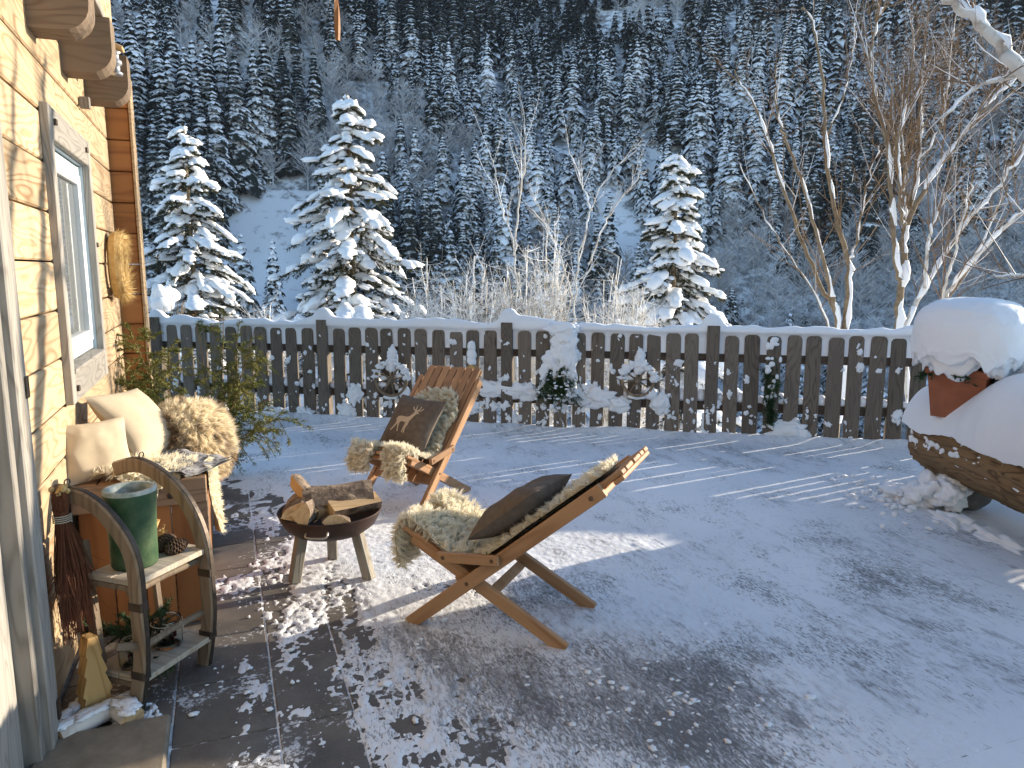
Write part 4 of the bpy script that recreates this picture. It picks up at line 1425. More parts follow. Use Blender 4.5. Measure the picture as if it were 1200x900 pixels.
G = 'bare trees behind the right half of the fence'
stem_tree('bare_tree', 'leafless tree forking low into slender leaning stems behind the fence', 'tree', G, (985, 395), 10.5, [
    ([(984, 395), (960, 330), (933, 267), (907, 187), (884, 124), (860, 84)], .040, .008, True),
    ([(980, 390), (973, 338), (951, 249), (924, 173), (913, 138), (909, 80)], .036, .007, True),
    ([(990, 392), (993, 307), (978, 249), (967, 164), (958, 49), (940, 5)], .050, .008, True),
    ([(993, 307), (1002, 284), (1015, 222), (1031, 169)], .022, .006, False),
    ([(971, 388), (929, 307), (898, 258), (867, 191)], .018, .005, True),
    ([(967, 164), (985, 120), (1000, 60), (1005, 10)], .014, .004, False)], 31, M['barkgrey'], M['twigtan'], 16, .8, 2, .8, .2)
stem_tree('bare_tree', 'leafless tree with one straight brown trunk splitting into white crusted limbs', 'tree', G, (1051, 395), 10.0, [
    ([(1051, 395), (1058, 311), (1062, 258), (1076, 187), (1078, 107), (1084, 40)], .058, .010, True),
    ([(1062, 262), (1089, 213), (1129, 156), (1169, 111), (1215, 70)], .034, .012, False),
    ([(1054, 330), (1047, 267), (1040, 178), (1022, 98), (1024, 44), (1036, 8)], .034, .010, False),
    ([(1060, 262), (1056, 249), (1053, 160), (1067, 93), (1070, 20)], .024, .007, False),
    ([(1059, 258), (1060, 200), (1058, 147), (1082, 98)], .020, .007, False),
    ([(1076, 190), (1100, 150), (1110, 90), (1120, 10)], .016, .005, False)], 37, M['barkgrey'], M['twigtan'], 30, .9, 2, .92, .15)
stem_tree('bare_tree', 'leafless tree of pale snow plastered stems fanning out behind the planter heap', 'tree', G, (1092, 395), 9.0, [
    ([(1062, 395), (1084, 338), (1129, 267), (1178, 209), (1215, 150)], .036, .014, True),
    ([(1084, 338), (1089, 275), (1109, 224)], .022, .010, False),
    ([(1100, 385), (1104, 350), (1120, 293), (1138, 213)], .026, .008, True),
    ([(1103, 380), (1107, 350), (1151, 293), (1196, 249), (1240, 215)], .034, .012, True),
    ([(1140, 310), (1170, 240), (1176, 200)], .014, .006, False)], 43, M['birchbark'], M['twigtan'], 18, .8, 2, 1.0, .25)
stem_tree('overhanging_birch', 'thick snow loaded birch limb reaching in high above the bare trees', 'tree', None, (1420, 420), 6.2, [
    ([(1420, 420), (1415, 300), (1400, 150), (1390, -100), (1385, -320)], .13, .06, True),
    ([(1400, 220), (1300, 160), (1200, 88), (1160, 40), (1118, 4), (1080, -30)], .075, .022, False),
    ([(1300, 160), (1240, 95), (1200, 88), (1165, 95), (1140, 106), (1100, 140)], .030, .008, False),
    ([(1405, 350), (1280, 330), (1215, 322), (1165, 325)], .026, .006, False),
    ([(1400, 60), (1300, 0), (1240, -60)], .05, .012, False)], 47, M['birchbark'], M['twigtan'], 12, .6, 2, 1.0, .3, .2)
GS = 'thin frosted saplings behind the fence'
stem_tree('sapling', 'thin forked sapling rising from the frosted shrubs behind the fence', 'tree', GS, (604, 385), 11.5, [
    ([(605, 390), (605, 363), (603, 300), (590, 247), (577, 187)], .022, .006, True),
    ([(603, 300), (608, 240), (615, 193), (616, 150)], .018, .005, False)], 51, M['birchbark'], M['frosttwig'], 12, .6, 2, .45, .3)
stem_tree('sapling', 'wide branching sapling between the shrubs and the compact spruce', 'tree', GS, (672, 385), 11.0, [
    ([(672, 390), (672, 377), (680, 300), (692, 247), (710, 210), (745, 170)], .020, .005, True),
    ([(671, 350), (653, 293), (640, 263), (628, 233)], .013, .005, False),
    ([(690, 310), (710, 263), (727, 233), (753, 200)], .013, .004, False),
    ([(692, 247), (680, 210), (667, 177)], .010, .004, False)], 53, M['birchbark'], M['frosttwig'], 12, .5, 2, .4, .3)


def shrub(label, px, D, top_px, wid_px, seed, nst=16):
    rng = np.random.default_rng(seed)
    b = at(px, 400, D)
    zb = terr(np.array([b[0]]), np.array([b[1]]))[0]
    O = np.array([b[0], b[1], zb])
    H = at(px, top_px, D)[2] - zb
    Wd = wid_px / 880 * D * .5
    e = empty('frosted_shrub', tuple(O))
    tag(e, label, 'shrub', 'frosted shrubs behind the fence')
    tw, sn = MB(), MB()
    for k in range(nst):
        a = rng.uniform(0, 6.28); r = Wd * math.sqrt(rng.uniform(0, 1))
        tip = np.array([math.cos(a) * r, math.sin(a) * r * .8, H * rng.uniform(.75, 1.05) * (1 - .25 * (r / Wd) ** 2)])
        t = np.linspace(0, 1, 8)[:, None]
        path = tip * np.concatenate([t, t, t ** .85], 1) + .03 * rng.normal(size=(8, 3)) * t
        path[0] = tip * 0 + np.array([rng.uniform(-.1, .1), rng.uniform(-.1, .1), -.15])
        rad = np.linspace(.016, .007, 8)
        tube(tw, path, rad, 4, 0, False)
        twiggy(tw, sn, path, rad, rng, 18, .5, 2, 1.3, .1, .6, .2)
        if rng.uniform() < .5:
            for j in (4, 5, 6):
                blob(sn, path[j], (.05 * rng.uniform(.4, 1), .04, .03), 1, .4, 2, j + k)
    tw.build('twigs', M['frosttwig'], e)['kind'] = 'stuff'
    o = sn.build('snow', M['snow'], e, smooth=True); o['kind'] = 'stuff'


for args in (('dense white frosted shrub touching the tallest spruce', 508, 12.5, 300, 85, 61, 36),
             ('tan frosted shrub between the tallest spruce and forked sapling', 556, 12.0, 308, 80, 62, 36),
             ('tan twiggy shrub around the foot of the forked sapling', 612, 12.6, 288, 80, 63, 36),
             ('upright tan shrub between the two saplings', 645, 12.2, 268, 55, 64, 24),
             ('tan frosted shrub between the wide branching sapling and compact spruce', 712, 12.4, 300, 70, 65, 25),
             ('low frosted shrub against the compact spruce', 748, 11.6, 330, 55, 66, 22),
             ('low snowy twig shrub between the slender and tallest spruces', 312, 12.6, 352, 55, 67, 20)):
    shrub(*args)


def snow_bush():
    rng = np.random.default_rng(77)
    p = at(190, 385, 10.6)
    zb = terr(np.array([p[0]]), np.array([p[1]]))[0]
    e = empty('snowed_bush', (p[0], p[1], zb))
    tag(e, 'bush buried under rounded snow behind the fence at the house corner', 'bush')
    mb, tw = MB(), MB()
    for k in range(16):
        a = rng.uniform(0, 6.28); r = rng.uniform(0, .3)
        blob(mb, (math.cos(a) * r, math.sin(a) * r, 1.75 + rng.uniform(-.3, .25) - r * .6), (.12 * rng.uniform(.7, 1.3), .12, .11), 2, .35, 1.7, k)
    for k in range(24):
        a = rng.uniform(0, 6.28)
        tube(tw, [(0, 0, -.1), (.12 * math.cos(a), .12 * math.sin(a), .9), (.32 * math.cos(a), .32 * math.sin(a), rng.uniform(1.3, 1.9))], [.012, .009, .004], 4)
    mb.build('snow', M['snow'], e, smooth=True)['kind'] = 'stuff'
    tw.build('twigs', M['barkgrey'], e)
snow_bush()


def small_far_spruce(label, px, ytop, ybase, D, seed):
    b = at(px, ybase, D); t = at(px, ytop, D)
    rng = np.random.default_rng(seed)
    V, q, tr, tv, tf = conifer_geo(rng, 26, 10, 2, .55, .17)
    mb = MB(); mb.add(V, tr, 0); mb.add(tv, tf, 1)
    zb = min(b[2], terr(np.array([b[0]]), np.array([b[1]]))[0])
    o = mb.build('young_spruce', [M['farcon'], M['fartrunk']], None, False, (b[0], b[1], zb))
    H = t[2] - zb
    o.scale = (H * .8, H * .8, H)
    tag(o, label, 'tree')
small_far_spruce('slim young spruce at the edge of the snowy meadow', 322, 272, 352, 135, 5)

# ------------------------------------------------------------------ soft things: cushions and fleeces
def cushion_geo(a, b, T, n=34, seed=0, wr=.006, dog=.0):
    u = np.linspace(-1, 1, n)
    U, Vv = np.meshgrid(u, u, indexing='ij')
    prof = np.clip((1 - np.abs(U) ** 2.6), 0, 1) ** .55 * np.clip((1 - np.abs(Vv) ** 2.6), 0, 1) ** .55
    x = U * a / 2 * (1 - .07 * (1 - Vv ** 2) ** 2 * np.abs(U) ** 2)
    y = Vv * b / 2 * (1 - .07 * (1 - U ** 2) ** 2 * np.abs(Vv) ** 2)
    p = np.stack([x * 9, y * 9, 0 * x], -1)
    nz = wr * fbm(p + seed, 3, seed)
    ridge = wr * 1.2 * np.abs(fbm(p * .6 + seed * 2, 2, seed + 5))
    top = T / 2 * prof + (nz - ridge) * prof ** .3
    bot = -T / 2 * prof
    return x, y, top, bot


def cushion(name, mats, a, b, T, Mx, seed=0, parent=None, wr=.006, deform=None):
    x, y, top, bot = cushion_geo(a, b, T, 34, seed, wr)
    mb = MB()
    A = np.stack([x, y, top], -1); B = np.stack([x, y, bot], -1)
    if deform: A, B = deform(A), deform(B)
    mb.add(A, grid_faces(34, 34)); mb.add(B, grid_faces(34, 34)[:, ::-1])
    return mb


def mat4(origin, xa, za):
    xa = Vector(xa).normalized(); za = Vector(za)
    za = (za - xa * za.dot(xa)).normalized(); ya = za.cross(xa)
    m = Matrix((xa, ya, za)).transposed().to_4x4()
    m.translation = Vector(origin)
    return m


def fur(mb, P, Nn, count, length, width, rng, grav=.35, flow=None, clump=.018, curl=.35, mask=None, m=0, lvar=.3):
    """wool locks standing on a grid surface P (nu,nv,3) with normals Nn"""
    nu, nv = P.shape[:2]
    du = np.linalg.norm(P[1:, :-1] - P[:-1, :-1], axis=-1); dv = np.linalg.norm(P[:-1, 1:] - P[:-1, :-1], axis=-1)
    wgt = (du * dv)
    if mask is not None: wgt = wgt * mask
    wgt = (wgt / wgt.sum()).ravel()
    cell = rng.choice(len(wgt), count, p=wgt)
    i, j = cell // (nv - 1), cell % (nv - 1)
    f, g = rng.uniform(0, 1, (count, 1)), rng.uniform(0, 1, (count, 1))
    B = (P[i, j] * (1 - f) + P[i + 1, j] * f) * (1 - g) + (P[i, j + 1] * (1 - f) + P[i + 1, j + 1] * f) * g
    Nm = Nn[i, j]
    key = np.floor(B / clump + .5).astype(np.int64)
    cd_ = np.stack([_hash(key[:, 0], key[:, 1], key[:, 2], s) for s in (1, 2, 3)], -1)
    cen = (key + .35 * cd_) * clump
    D = Nm + curl * cd_ + rng.normal(0, .12, (count, 3)) + np.array([0, 0, -grav])
    if flow is not None: D = D + flow
    D /= np.linalg.norm(D, axis=1)[:, None]
    L = length * (1 + lvar * rng.uniform(-1, 1, count) + .25 * cd_[:, 0])[:, None]
    pull = cen - B; pull -= Nm * np.sum(pull * Nm, 1)[:, None]
    k = [0, .4, .75, 1.0]
    bend = rng.normal(0, .12, (count, 3)) + .22 * cd_[:, ::-1]
    pts = [B + D * L * t + pull * (t ** 1.3) * .75 + bend * L * t * t + np.array([0, 0, -grav * .5]) * L * t * t for t in k]
    S = np.cross(D, rng.normal(size=(count, 3))); S /= np.linalg.norm(S, axis=1)[:, None] + 1e-9
    wv = width * rng.uniform(.7, 1.3, count)[:, None]
    V = np.stack([pts[0] - S * wv / 2, pts[0] + S * wv / 2, pts[1] - S * wv * .5, pts[1] + S * wv * .5, pts[2] - S * wv * .38, pts[2] + S * wv * .38, pts[3]], 1)
    o = np.arange(count)[:, None] * 7
    q = np.concatenate([o + np.array([[0, 1, 3, 2]]), o + np.array([[2, 3, 5, 4]])]); t_ = o + np.array([[4, 5, 6]])
    off_v = V.reshape(-1, 3)
    mb.add(off_v, q, m)
    mb.v.append(np.zeros((0, 3)))
    mb.t.append(t_ + (mb.n - len(off_v))); mb.tm.append(np.full(len(t_), m))


def grid_normals(P):
    du = np.gradient(P, axis=0); dv = np.gradient(P, axis=1)
    n = np.cross(du, dv)
    return n / (np.linalg.norm(n, axis=-1)[..., None] + 1e-9)


def fleece_obj(name, P, mask, rng, mats, parent, count, length=.045, width=.004, flip=False, **kw):
    Nn = grid_normals(P)
    if flip: Nn = -Nn
    mb = MB()
    nu, nv = P.shape[:2]
    mb.add(P, grid_faces(nu, nv, mask))
    mb.add(P - Nn * .006, grid_faces(nu, nv, mask)[:, ::-1], 1)
    fur(mb, P, Nn, count, length, width, rng, mask=mask.astype(float), **kw)
    return mb.build(name, mats, parent)


# ------------------------------------------------------------------ folding chairs
def make_chair(label, base, theta, top, rear, seat, seed, hw=.235):
    """local: x sideways, y forward, z up; side profile given in (y,z)"""
    e = empty('folding_chair', (base[0], base[1], 0), theta)
    tag(e, label, 'chair', 'slatted folding chairs by the fire bowl')
    A0, A1 = np.array([0, 0.0]), np.array(top)
    B0, B1 = np.array(rear), np.array(seat)
    ua = (A1 - A0) / np.linalg.norm(A1 - A0); ub = (B1 - B0) / np.linalg.norm(B1 - B0)
    na = np.array([-ua[1], ua[0]]); na = na if na[1] > 0 else -na      # up/forward normals
    nb = np.array([-ub[1], ub[0]]); nb = nb if nb[1] > 0 else -nb
    den = ua[0] * ub[1] - ua[1] * ub[0]
    ta = ((B0[0] - A0[0]) * ub[1] - (B0[1] - A0[1]) * ub[0]) / den
    X = A0 + ua * ta
    tb = np.dot(X - B0, ub)
    La, Lb = np.linalg.norm(A1 - A0), np.linalg.norm(B1 - B0)
    def P3(x, p): return (x, p[0], p[1])
    def piece(name, p0, p1, x, wid, hei, mat=None, x1=None):
        mb = MB()
        d = np.array([0 if x1 is None else x1 - x, p1[0] - p0[0], p1[1] - p0[1]])
        L = np.linalg.norm(d)
        cbox(mb, (0, 0, 0), (wid, L, hei), None, .0035)
        o = mb.build(name, mat or M['chair'], e, loc=((x + (x if x1 is None else x1)) / 2, (p0[0] + p1[0]) / 2, (p0[1] + p1[1]) / 2), rot=(math.atan2(d[2], d[1]), 0, 0))
        if x1 is not None: o.rotation_euler = (math.atan2(d[2], d[1]), 0, -math.atan2(d[0], math.hypot(d[1], d[2])))
        return o
    rng = np.random.default_rng(seed)
    for s in (-1, 1):
        piece('front_leg', A0 + na * .0, A0 + ua * (La - .10), s * (hw + .018), .030, .062)
        piece('rear_leg', B0, B1 - ub * .06, s * (hw - .022), .030, .058)
        # stub link between seat and back
        l0 = X + ub * .17 + nb * .035; l1 = X + ua * .17 - na * .0 + np.array([-.03, .03])
        piece('link', l0, l1, s * (hw + .048), .024, .045)
        for p in (X, l0 + (l1 - l0) * .1, l0 + (l1 - l0) * .9, A0 + ua * (La - .15)):
            mb = MB(); lathe(mb, [(0, 0), (.009, 0), (.011, -.003), (.011, -.006)], 10, R=np.array([[0, 0, s], [1, 0, 0], [0, 1, 0]]))
            mb.build('bolt', M['bolt'], e, loc=(s * (hw + .0615 if p is not X else hw + .034), p[0], p[1]))
    nsl = 7
    for k in range(nsl):
        x = -hw * .84 + 2 * hw * .84 * k / (nsl - 1)
        piece('back_slat', X - ua * .10 + na * .018, A0 + ua * (La + .0 + rng.uniform(-.004, .004)) + na * .012, x, .058, .020, None, x * 1.03)
    for k in range(nsl):
        x = -hw * .86 + 2 * hw * .86 * k / (nsl - 1)
        piece('seat_slat', X - ub * .03 + nb * .024, B1 + nb * .012, x, .056, .020)
    def cross(name, p, wid, hei, ang, half):
        mb = MB(); cbox(mb, (0, 0, 0), (2 * half, wid, hei), None, .004)
        mb.build(name, M['chair'], e, loc=(0, p[0], p[1]), rot=(ang, 0, 0))
    aa, ab = math.atan2(ua[1], ua[0]), math.atan2(ub[1], ub[0])
    cross('back_crossbar', A0 + ua * (La - .13) - na * .016, .045, .024, aa, hw + .0)
    cross('top_bar', A0 + ua * (La - .03) - na * .008, .05, .02, aa, hw + .0)
    cross('back_crossbar', X + ua * .26 - na * .016, .045, .024, aa, hw + .0)
    cross('seat_crossbar', B1 - ub * .05 - nb * .014, .045, .026, ab, hw - .04)
    cross('seat_crossbar', X - ub * .10 - nb * .028, .045, .026, ab, hw - .04)
    return e, X, ua, na, ub, nb, La, B1


def chair_fleece(e, X, ua, na, ub, nb, B1, label, cat_lab, seed, hang=.20, back=.62, hw=.235, wide=1.0, shift=0.0, left=1.0, right=1.0):
    rng = np.random.default_rng(seed)
    fwd = B1 + nb * .03
    ctrl = [fwd + np.array([.035, -hang]), fwd + np.array([.045, -hang * .45]), fwd + np.array([.03, .0]), fwd + np.array([-.03, .022]), X + ub * .20 + nb * .058, X + ub * .07 + nb * .07 + na * .03, X + ua * .10 + na * .055, X + ua * back * .5 + na * .045, X + ua * back + na * .04]
    path = smooth_path([np.array([0, c[0], c[1]]) for c in ctrl], 60)
    sarc = np.concatenate([[0], np.cumsum(np.linalg.norm(np.diff(path, axis=0), axis=1))]); sarc /= sarc[-1]
    nv = 46
    v = np.linspace(-1, 1, nv)
    half = hw * wide
    P = np.zeros((60, nv, 3))
    lump = fbm(np.stack(np.meshgrid(np.linspace(0, 6, 60), np.linspace(0, 3, nv), indexing='ij') + [np.zeros((60, nv))], -1), 2, seed)
    for i in range(60):
        wv = half * (1.0 + .06 * math.sin(sarc[i] * 9 + seed))
        P[i, :, 0] = v * wv + shift * hw
        P[i, :, 1] = path[i, 1]; P[i, :, 2] = path[i, 2]
    Nn = grid_normals(P)
    if Nn[30, nv // 2, 2] < 0: Nn = -Nn
    P = P + Nn * (.012 * lump)[..., None]
    # outline: two leg lobes hanging over the front, rounded neck at the top
    S, VV = np.meshgrid(sarc, v, indexing='ij')
    sc = (S[:-1, :-1] + S[1:, 1:]) / 2; vc = (VV[:-1, :-1] + VV[1:, 1:]) / 2
    nz = .06 * fbm(np.stack([sc * 12, vc * 4, 0 * sc], -1), 2, seed + 1)
    fs = .24
    lobeL = (sc > fs * (1 - left) + 1.2 * np.maximum(np.abs(vc + .62) - .30, 0) + nz * .3) & (vc < -.2)
    lobeR = (sc > fs * (1 - right) + 1.2 * np.maximum(np.abs(vc - .62) - .30, 0) + nz * .3) & (vc > .2)
    body = (sc > fs + nz * .3)
    topc = (sc < 1 - .22 * np.abs(vc) ** 3 + nz * .4)
    side = np.abs(vc) < 1 - .10 * np.sin(sc * 7) ** 2 + nz
    mask = (lobeL | lobeR | body) & topc & side
    o = MB()
    root = empty('sheepskin', e.matrix_basis @ Vector((0, 0, 0)))
    root.location = e.location; root.rotation_euler = e.rotation_euler
    tag(root, label, 'sheepskin', cat_lab)
    nu = 60
    h = MB()
    h.add(P, grid_faces(nu, nv, mask)); h.add(P - Nn * .008, grid_faces(nu, nv, mask))
    h.build('hide', M['skin'], root)
    wl = MB()
    fur(wl, P, Nn[:-1, :-1] if False else Nn, 62000, .032, .0022, rng, grav=.22, clump=.020, curl=.42, mask=mask.astype(float))
    fur(wl, P, -Nn, 14000, .030, .0024, rng, grav=.3, clump=.020, curl=.45, mask=(mask & (sc < .30)).astype(float) + 1e-9)
    k = wl.build('wool', M['fleece'], root); k['kind'] = 'stuff'
    return root


c1 = make_chair('slatted wooden folding chair leaning far back, holding a plain dark cushion', (.905, 3.405), math.radians(46.5), (-.985, .805), (-.745, 0), (.045, .435), 1)
chair_fleece(*c1[:2], *c1[2:6], c1[7], 'thick cream sheepskin on the far reclining chair seen from behind', 'cream sheepskins on the folding chairs', 3, .21, .80, .235, 1.08, 0, 1.0, .7)
c2 = make_chair('slatted wooden folding chair facing the fire bowl with a deer cushion', (.955, 4.83), math.radians(130), (-.86, .88), (-.69, 0), (.07, .42), 2)
chair_fleece(*c2[:2], *c2[2:6], c2[7], 'cream sheepskin draped over the chair that holds the deer cushion', 'cream sheepskins on the folding chairs', 5, .18, .66, .235, 1.04, 0, 1.0, .9)
for o in bpy.data.objects:
    if o.get('label', '').startswith('thick cream sheepskin'): o['label'] = 'thick cream sheepskin on the reclining chair with the plain dark cushion'


def local(e, p):
    c, s = math.cos(e.rotation_euler[2]), math.sin(e.rotation_euler[2])
    return Vector((e.location[0] + c * p[0] - s * p[1], e.location[1] + s * p[0] + c * p[1], p[2]))
def localdir(e, p):
    c, s = math.cos(e.rotation_euler[2]), math.sin(e.rotation_euler[2])
    return Vector((c * p[0] - s * p[1], s * p[0] + c * p[1], p[2]))


DEER = [(-.62, -.05), (-.55, .10), (-.30, .16), (.00, .14), (.20, .20), (.34, .38), (.40, .52), (.36, .60), (.22, .66), (.14, .80), (.18, .84), (.26, .72), (.36, .66), (.37, .74), (.32, .92), (.37, .94), (.43, .76), (.46, .66), (.52, .66), (.60, .76), (.60, .94), (.66, .92), (.66, .74), (.60, .64), (.72, .70), (.84, .84), (.88, .78), (.74, .62), (.58, .58), (.70, .50), (.72, .44), (.58, .42), (.50, .28), (.42, .08), (.34, -.08), (.34, -.28), (.26, -.50), (.28, -.78), (.20, -.80), (.17, -.50), (.14, -.76), (.06, -.78), (.10, -.48), (.12, -.20), (-.20, -.16), (-.30, -.30), (-.26, -.52), (-.20, -.76), (-.28, -.78), (-.36, -.52), (-.42, -.34), (-.56, -.55), (-.78, -.78), (-.86, -.74), (-.66, -.50), (-.56, -.26), (-.56, -.10), (-.66, -.16)]


def deer_mesh(a, b, T, seed, sc, cx, cy):
    bm = bmesh.new()
    vs = [bm.verts.new((cx + x * sc, cy + y * sc, 0)) for x, y in DEER]
    es = [bm.edges.new((vs[i], vs[(i + 1) % len(vs)])) for i in range(len(vs))]
    bmesh.ops.triangle_fill(bm, use_beauty=True, edges=es)
    bmesh.ops.subdivide_edges(bm, edges=bm.edges[:], cuts=2, use_grid_fill=True)
    bmesh.ops.triangulate(bm, faces=bm.faces[:])
    X, Y, top, bot = cushion_geo(a, b, T, 34, seed, .006)
    u = np.linspace(-1, 1, 34)
    for v in bm.verts:
        fx = (np.clip(v.co.x / (a / 2), -1, 1) + 1) / 2 * 33; fy = (np.clip(v.co.y / (b / 2), -1, 1) + 1) / 2 * 33
        i, j = min(int(fx), 32), min(int(fy), 32); s, t = fx - i, fy - j
        z = (top[i, j] * (1 - s) + top[i + 1, j] * s) * (1 - t) + (top[i, j + 1] * (1 - s) + top[i + 1, j + 1] * s) * t
        v.co.z = z + .0035
    me = bpy.data.meshes.new('deer_applique'); bm.to_mesh(me); bm.free()
    me.materials.append(M['appl'])
    return me


def chair_cushions():
    e, X, ua, na, ub, nb, La, B1 = c2
    # deer cushion: leaning on the back, face towards the front
    c = X + ua * .28 + na * .155
    zax = np.array([na[0] * .93 - ua[0] * .10, na[1] * .93 - ua[1] * .1])
    r = empty('deer_cushion')
    r.matrix_world = mat4(local(e, (.02, c[0], c[1])), localdir(e, (-1, .12, -.03)), localdir(e, (.22, zax[0], zax[1])))
    tag(r, 'taupe cushion with a pale deer silhouette on the folding chair', 'cushion')
    cushion('c', None, .42, .40, .15, None, 4).build('cover', M['taupe'], r, True)
    link('deer_applique', deer_mesh(.42, .40, .15, 4, .125, .0, -.01), r)
    e, X, ua, na, ub, nb, La, B1 = c1
    c = X + ua * .33 + na * .135
    r = empty('plain_cushion')
    r.matrix_world = mat4(local(e, (-.05, c[0], c[1])), localdir(e, (-1, 0.1, .04)), localdir(e, (-.15, na[0], na[1])))
    tag(r, 'plain dark taupe cushion lying on the reclining chair', 'cushion')
    cushion('c', None, .40, .42, .15, None, 6, None, .014).build('cover', M['taupe'], r, True)
chair_cushions()


# ------------------------------------------------------------------ fire bowl with logs
def split_log(label, c, L, r, yaw, pitch, roll, seed, ang=(0, 2.1)):
    rng = np.random.default_rng(seed)
    a = np.linspace(ang[0], ang[1], 8)
    n = 9
    xs = np.linspace(-L / 2, L / 2, n)
    rows = []
    for x in xs:
        rr = r * (1 + .10 * fbm(np.stack([a * 2, 0 * a + x * 9, 0 * a + seed], -1), 2, seed))
        cen = .012 * fbm(np.array([[x * 8, seed, 0]]), 2, seed)[0]
        rows.append([(x, cen, cen)] + [(x, rr[i] * math.cos(a[i]), rr[i] * math.sin(a[i])) for i in range(8)])
    V = np.array(rows)
    V[:, :, 1:] -= V[:, :, 1:].mean(axis=(0, 1))
    o = empty('split_log', c)
    o.rotation_euler = (roll, pitch, yaw)
    tag(o, label, 'log', 'split firewood in the fire bowl')
    bk = MB(); bk.add(V[:, 1:, :], grid_faces(n, 8)); bk.build('bark', M['bark'], o)
    cu = MB()
    inner = np.stack([V[:, -1], V[:, 0], V[:, 1]], 1)
    cu.add(inner, grid_faces(n, 3)); cu.add(V[0], [list(range(9))]); cu.add(V[-1], [list(range(9))[::-1]])
    cu.build('split_face', M['cut'], o)
    return o


def make_bowl():
    C = (.474, 3.93)
    b = empty('fire_bowl', (C[0], C[1], 0), 0)
    tag(b, 'rusty steel fire bowl on three flared legs holding firewood', 'fire bowl')
    prof_o = [(0, .215), (.12, .225), (.19, .25), (.235, .285), (.262, .335), (.268, .352), (.272, .358), (.268, .364), (.258, .358)]
    prof_i = [(.252, .335), (.225, .292), (.18, .262), (.11, .238), (0, .228)]
    mb = MB(); lathe(mb, prof_o + prof_i, 48); mb.build('bowl', M['rust'], b, True)
    for k, (px, py) in enumerate(((.272, 3.877), (.646, 3.78), (.504, 4.137))):
        mb = MB()
        f = np.array([px - C[0], py - C[1]]); d = f / np.linalg.norm(f)
        top = np.array([*(d * .15), .30]); bot = np.array([*f, .0])
        bar(mb, bot + np.array([0, 0, .0]), top, .055, .055, .006, 0, (d[0], d[1], 0.3))
        mb.build('leg', M['legmetal'], b)
    for sgn, ang in ((1, -1.95), (1, 1.2)):
        mb = MB()
        d = np.array([math.cos(ang), math.sin(ang)]); t = np.array([-d[1], d[0]])
        pts = [(*(d * .262 - t * .055), .318), (*(d * .285 - t * .05), .305), (*(d * .29), .302), (*(d * .285 + t * .05), .305), (*(d * .262 + t * .055), .325)]
        tube(mb, smooth_path(pts, 14), .005, 6); mb.build('handle', M['wire'], b)
    split_log('big split log with rough bark lying across the top of the firewood', (C[0] + .04, C[1] - .02, .455), .36, .13, math.radians(-4), -.02, math.radians(25), 3, (.3, 2.2))
    split_log('pale split log resting on the rim near the bowl handle', (C[0] + .11, C[1] - .11, .378), .26, .10, math.radians(14), -.03, math.radians(200), 5, (0, 1.7))
    split_log('short log with its cut end facing out above the bowl handle', (C[0] + .01, C[1] - .13, .358), .19, .085, math.radians(84), .12, math.radians(40), 6, (0, 1.9))
    split_log('log leaning steeply up beside the big log in the bowl', (C[0] - .09, C[1] - .0, .45), .28, .075, math.radians(118), -.50, math.radians(80), 7, (0, 1.8))
    split_log('bark covered log lying along the house side of the bowl', (C[0] - .145, C[1] + .01, .405), .28, .115, math.radians(80), .06, math.radians(10), 8, (.2, 2.3))
    split_log('split log tucked under the big log in the bowl', (C[0] + .02, C[1] + .07, .375), .36, .10, math.radians(8), .0, math.radians(190), 9, (0, 2.4))
    split_log('narrow log wedge between the short log and the bark covered log', (C[0] - .10, C[1] - .10, .385), .22, .095, math.radians(66), .15, math.radians(140), 10, (0, 1.6))
make_bowl()

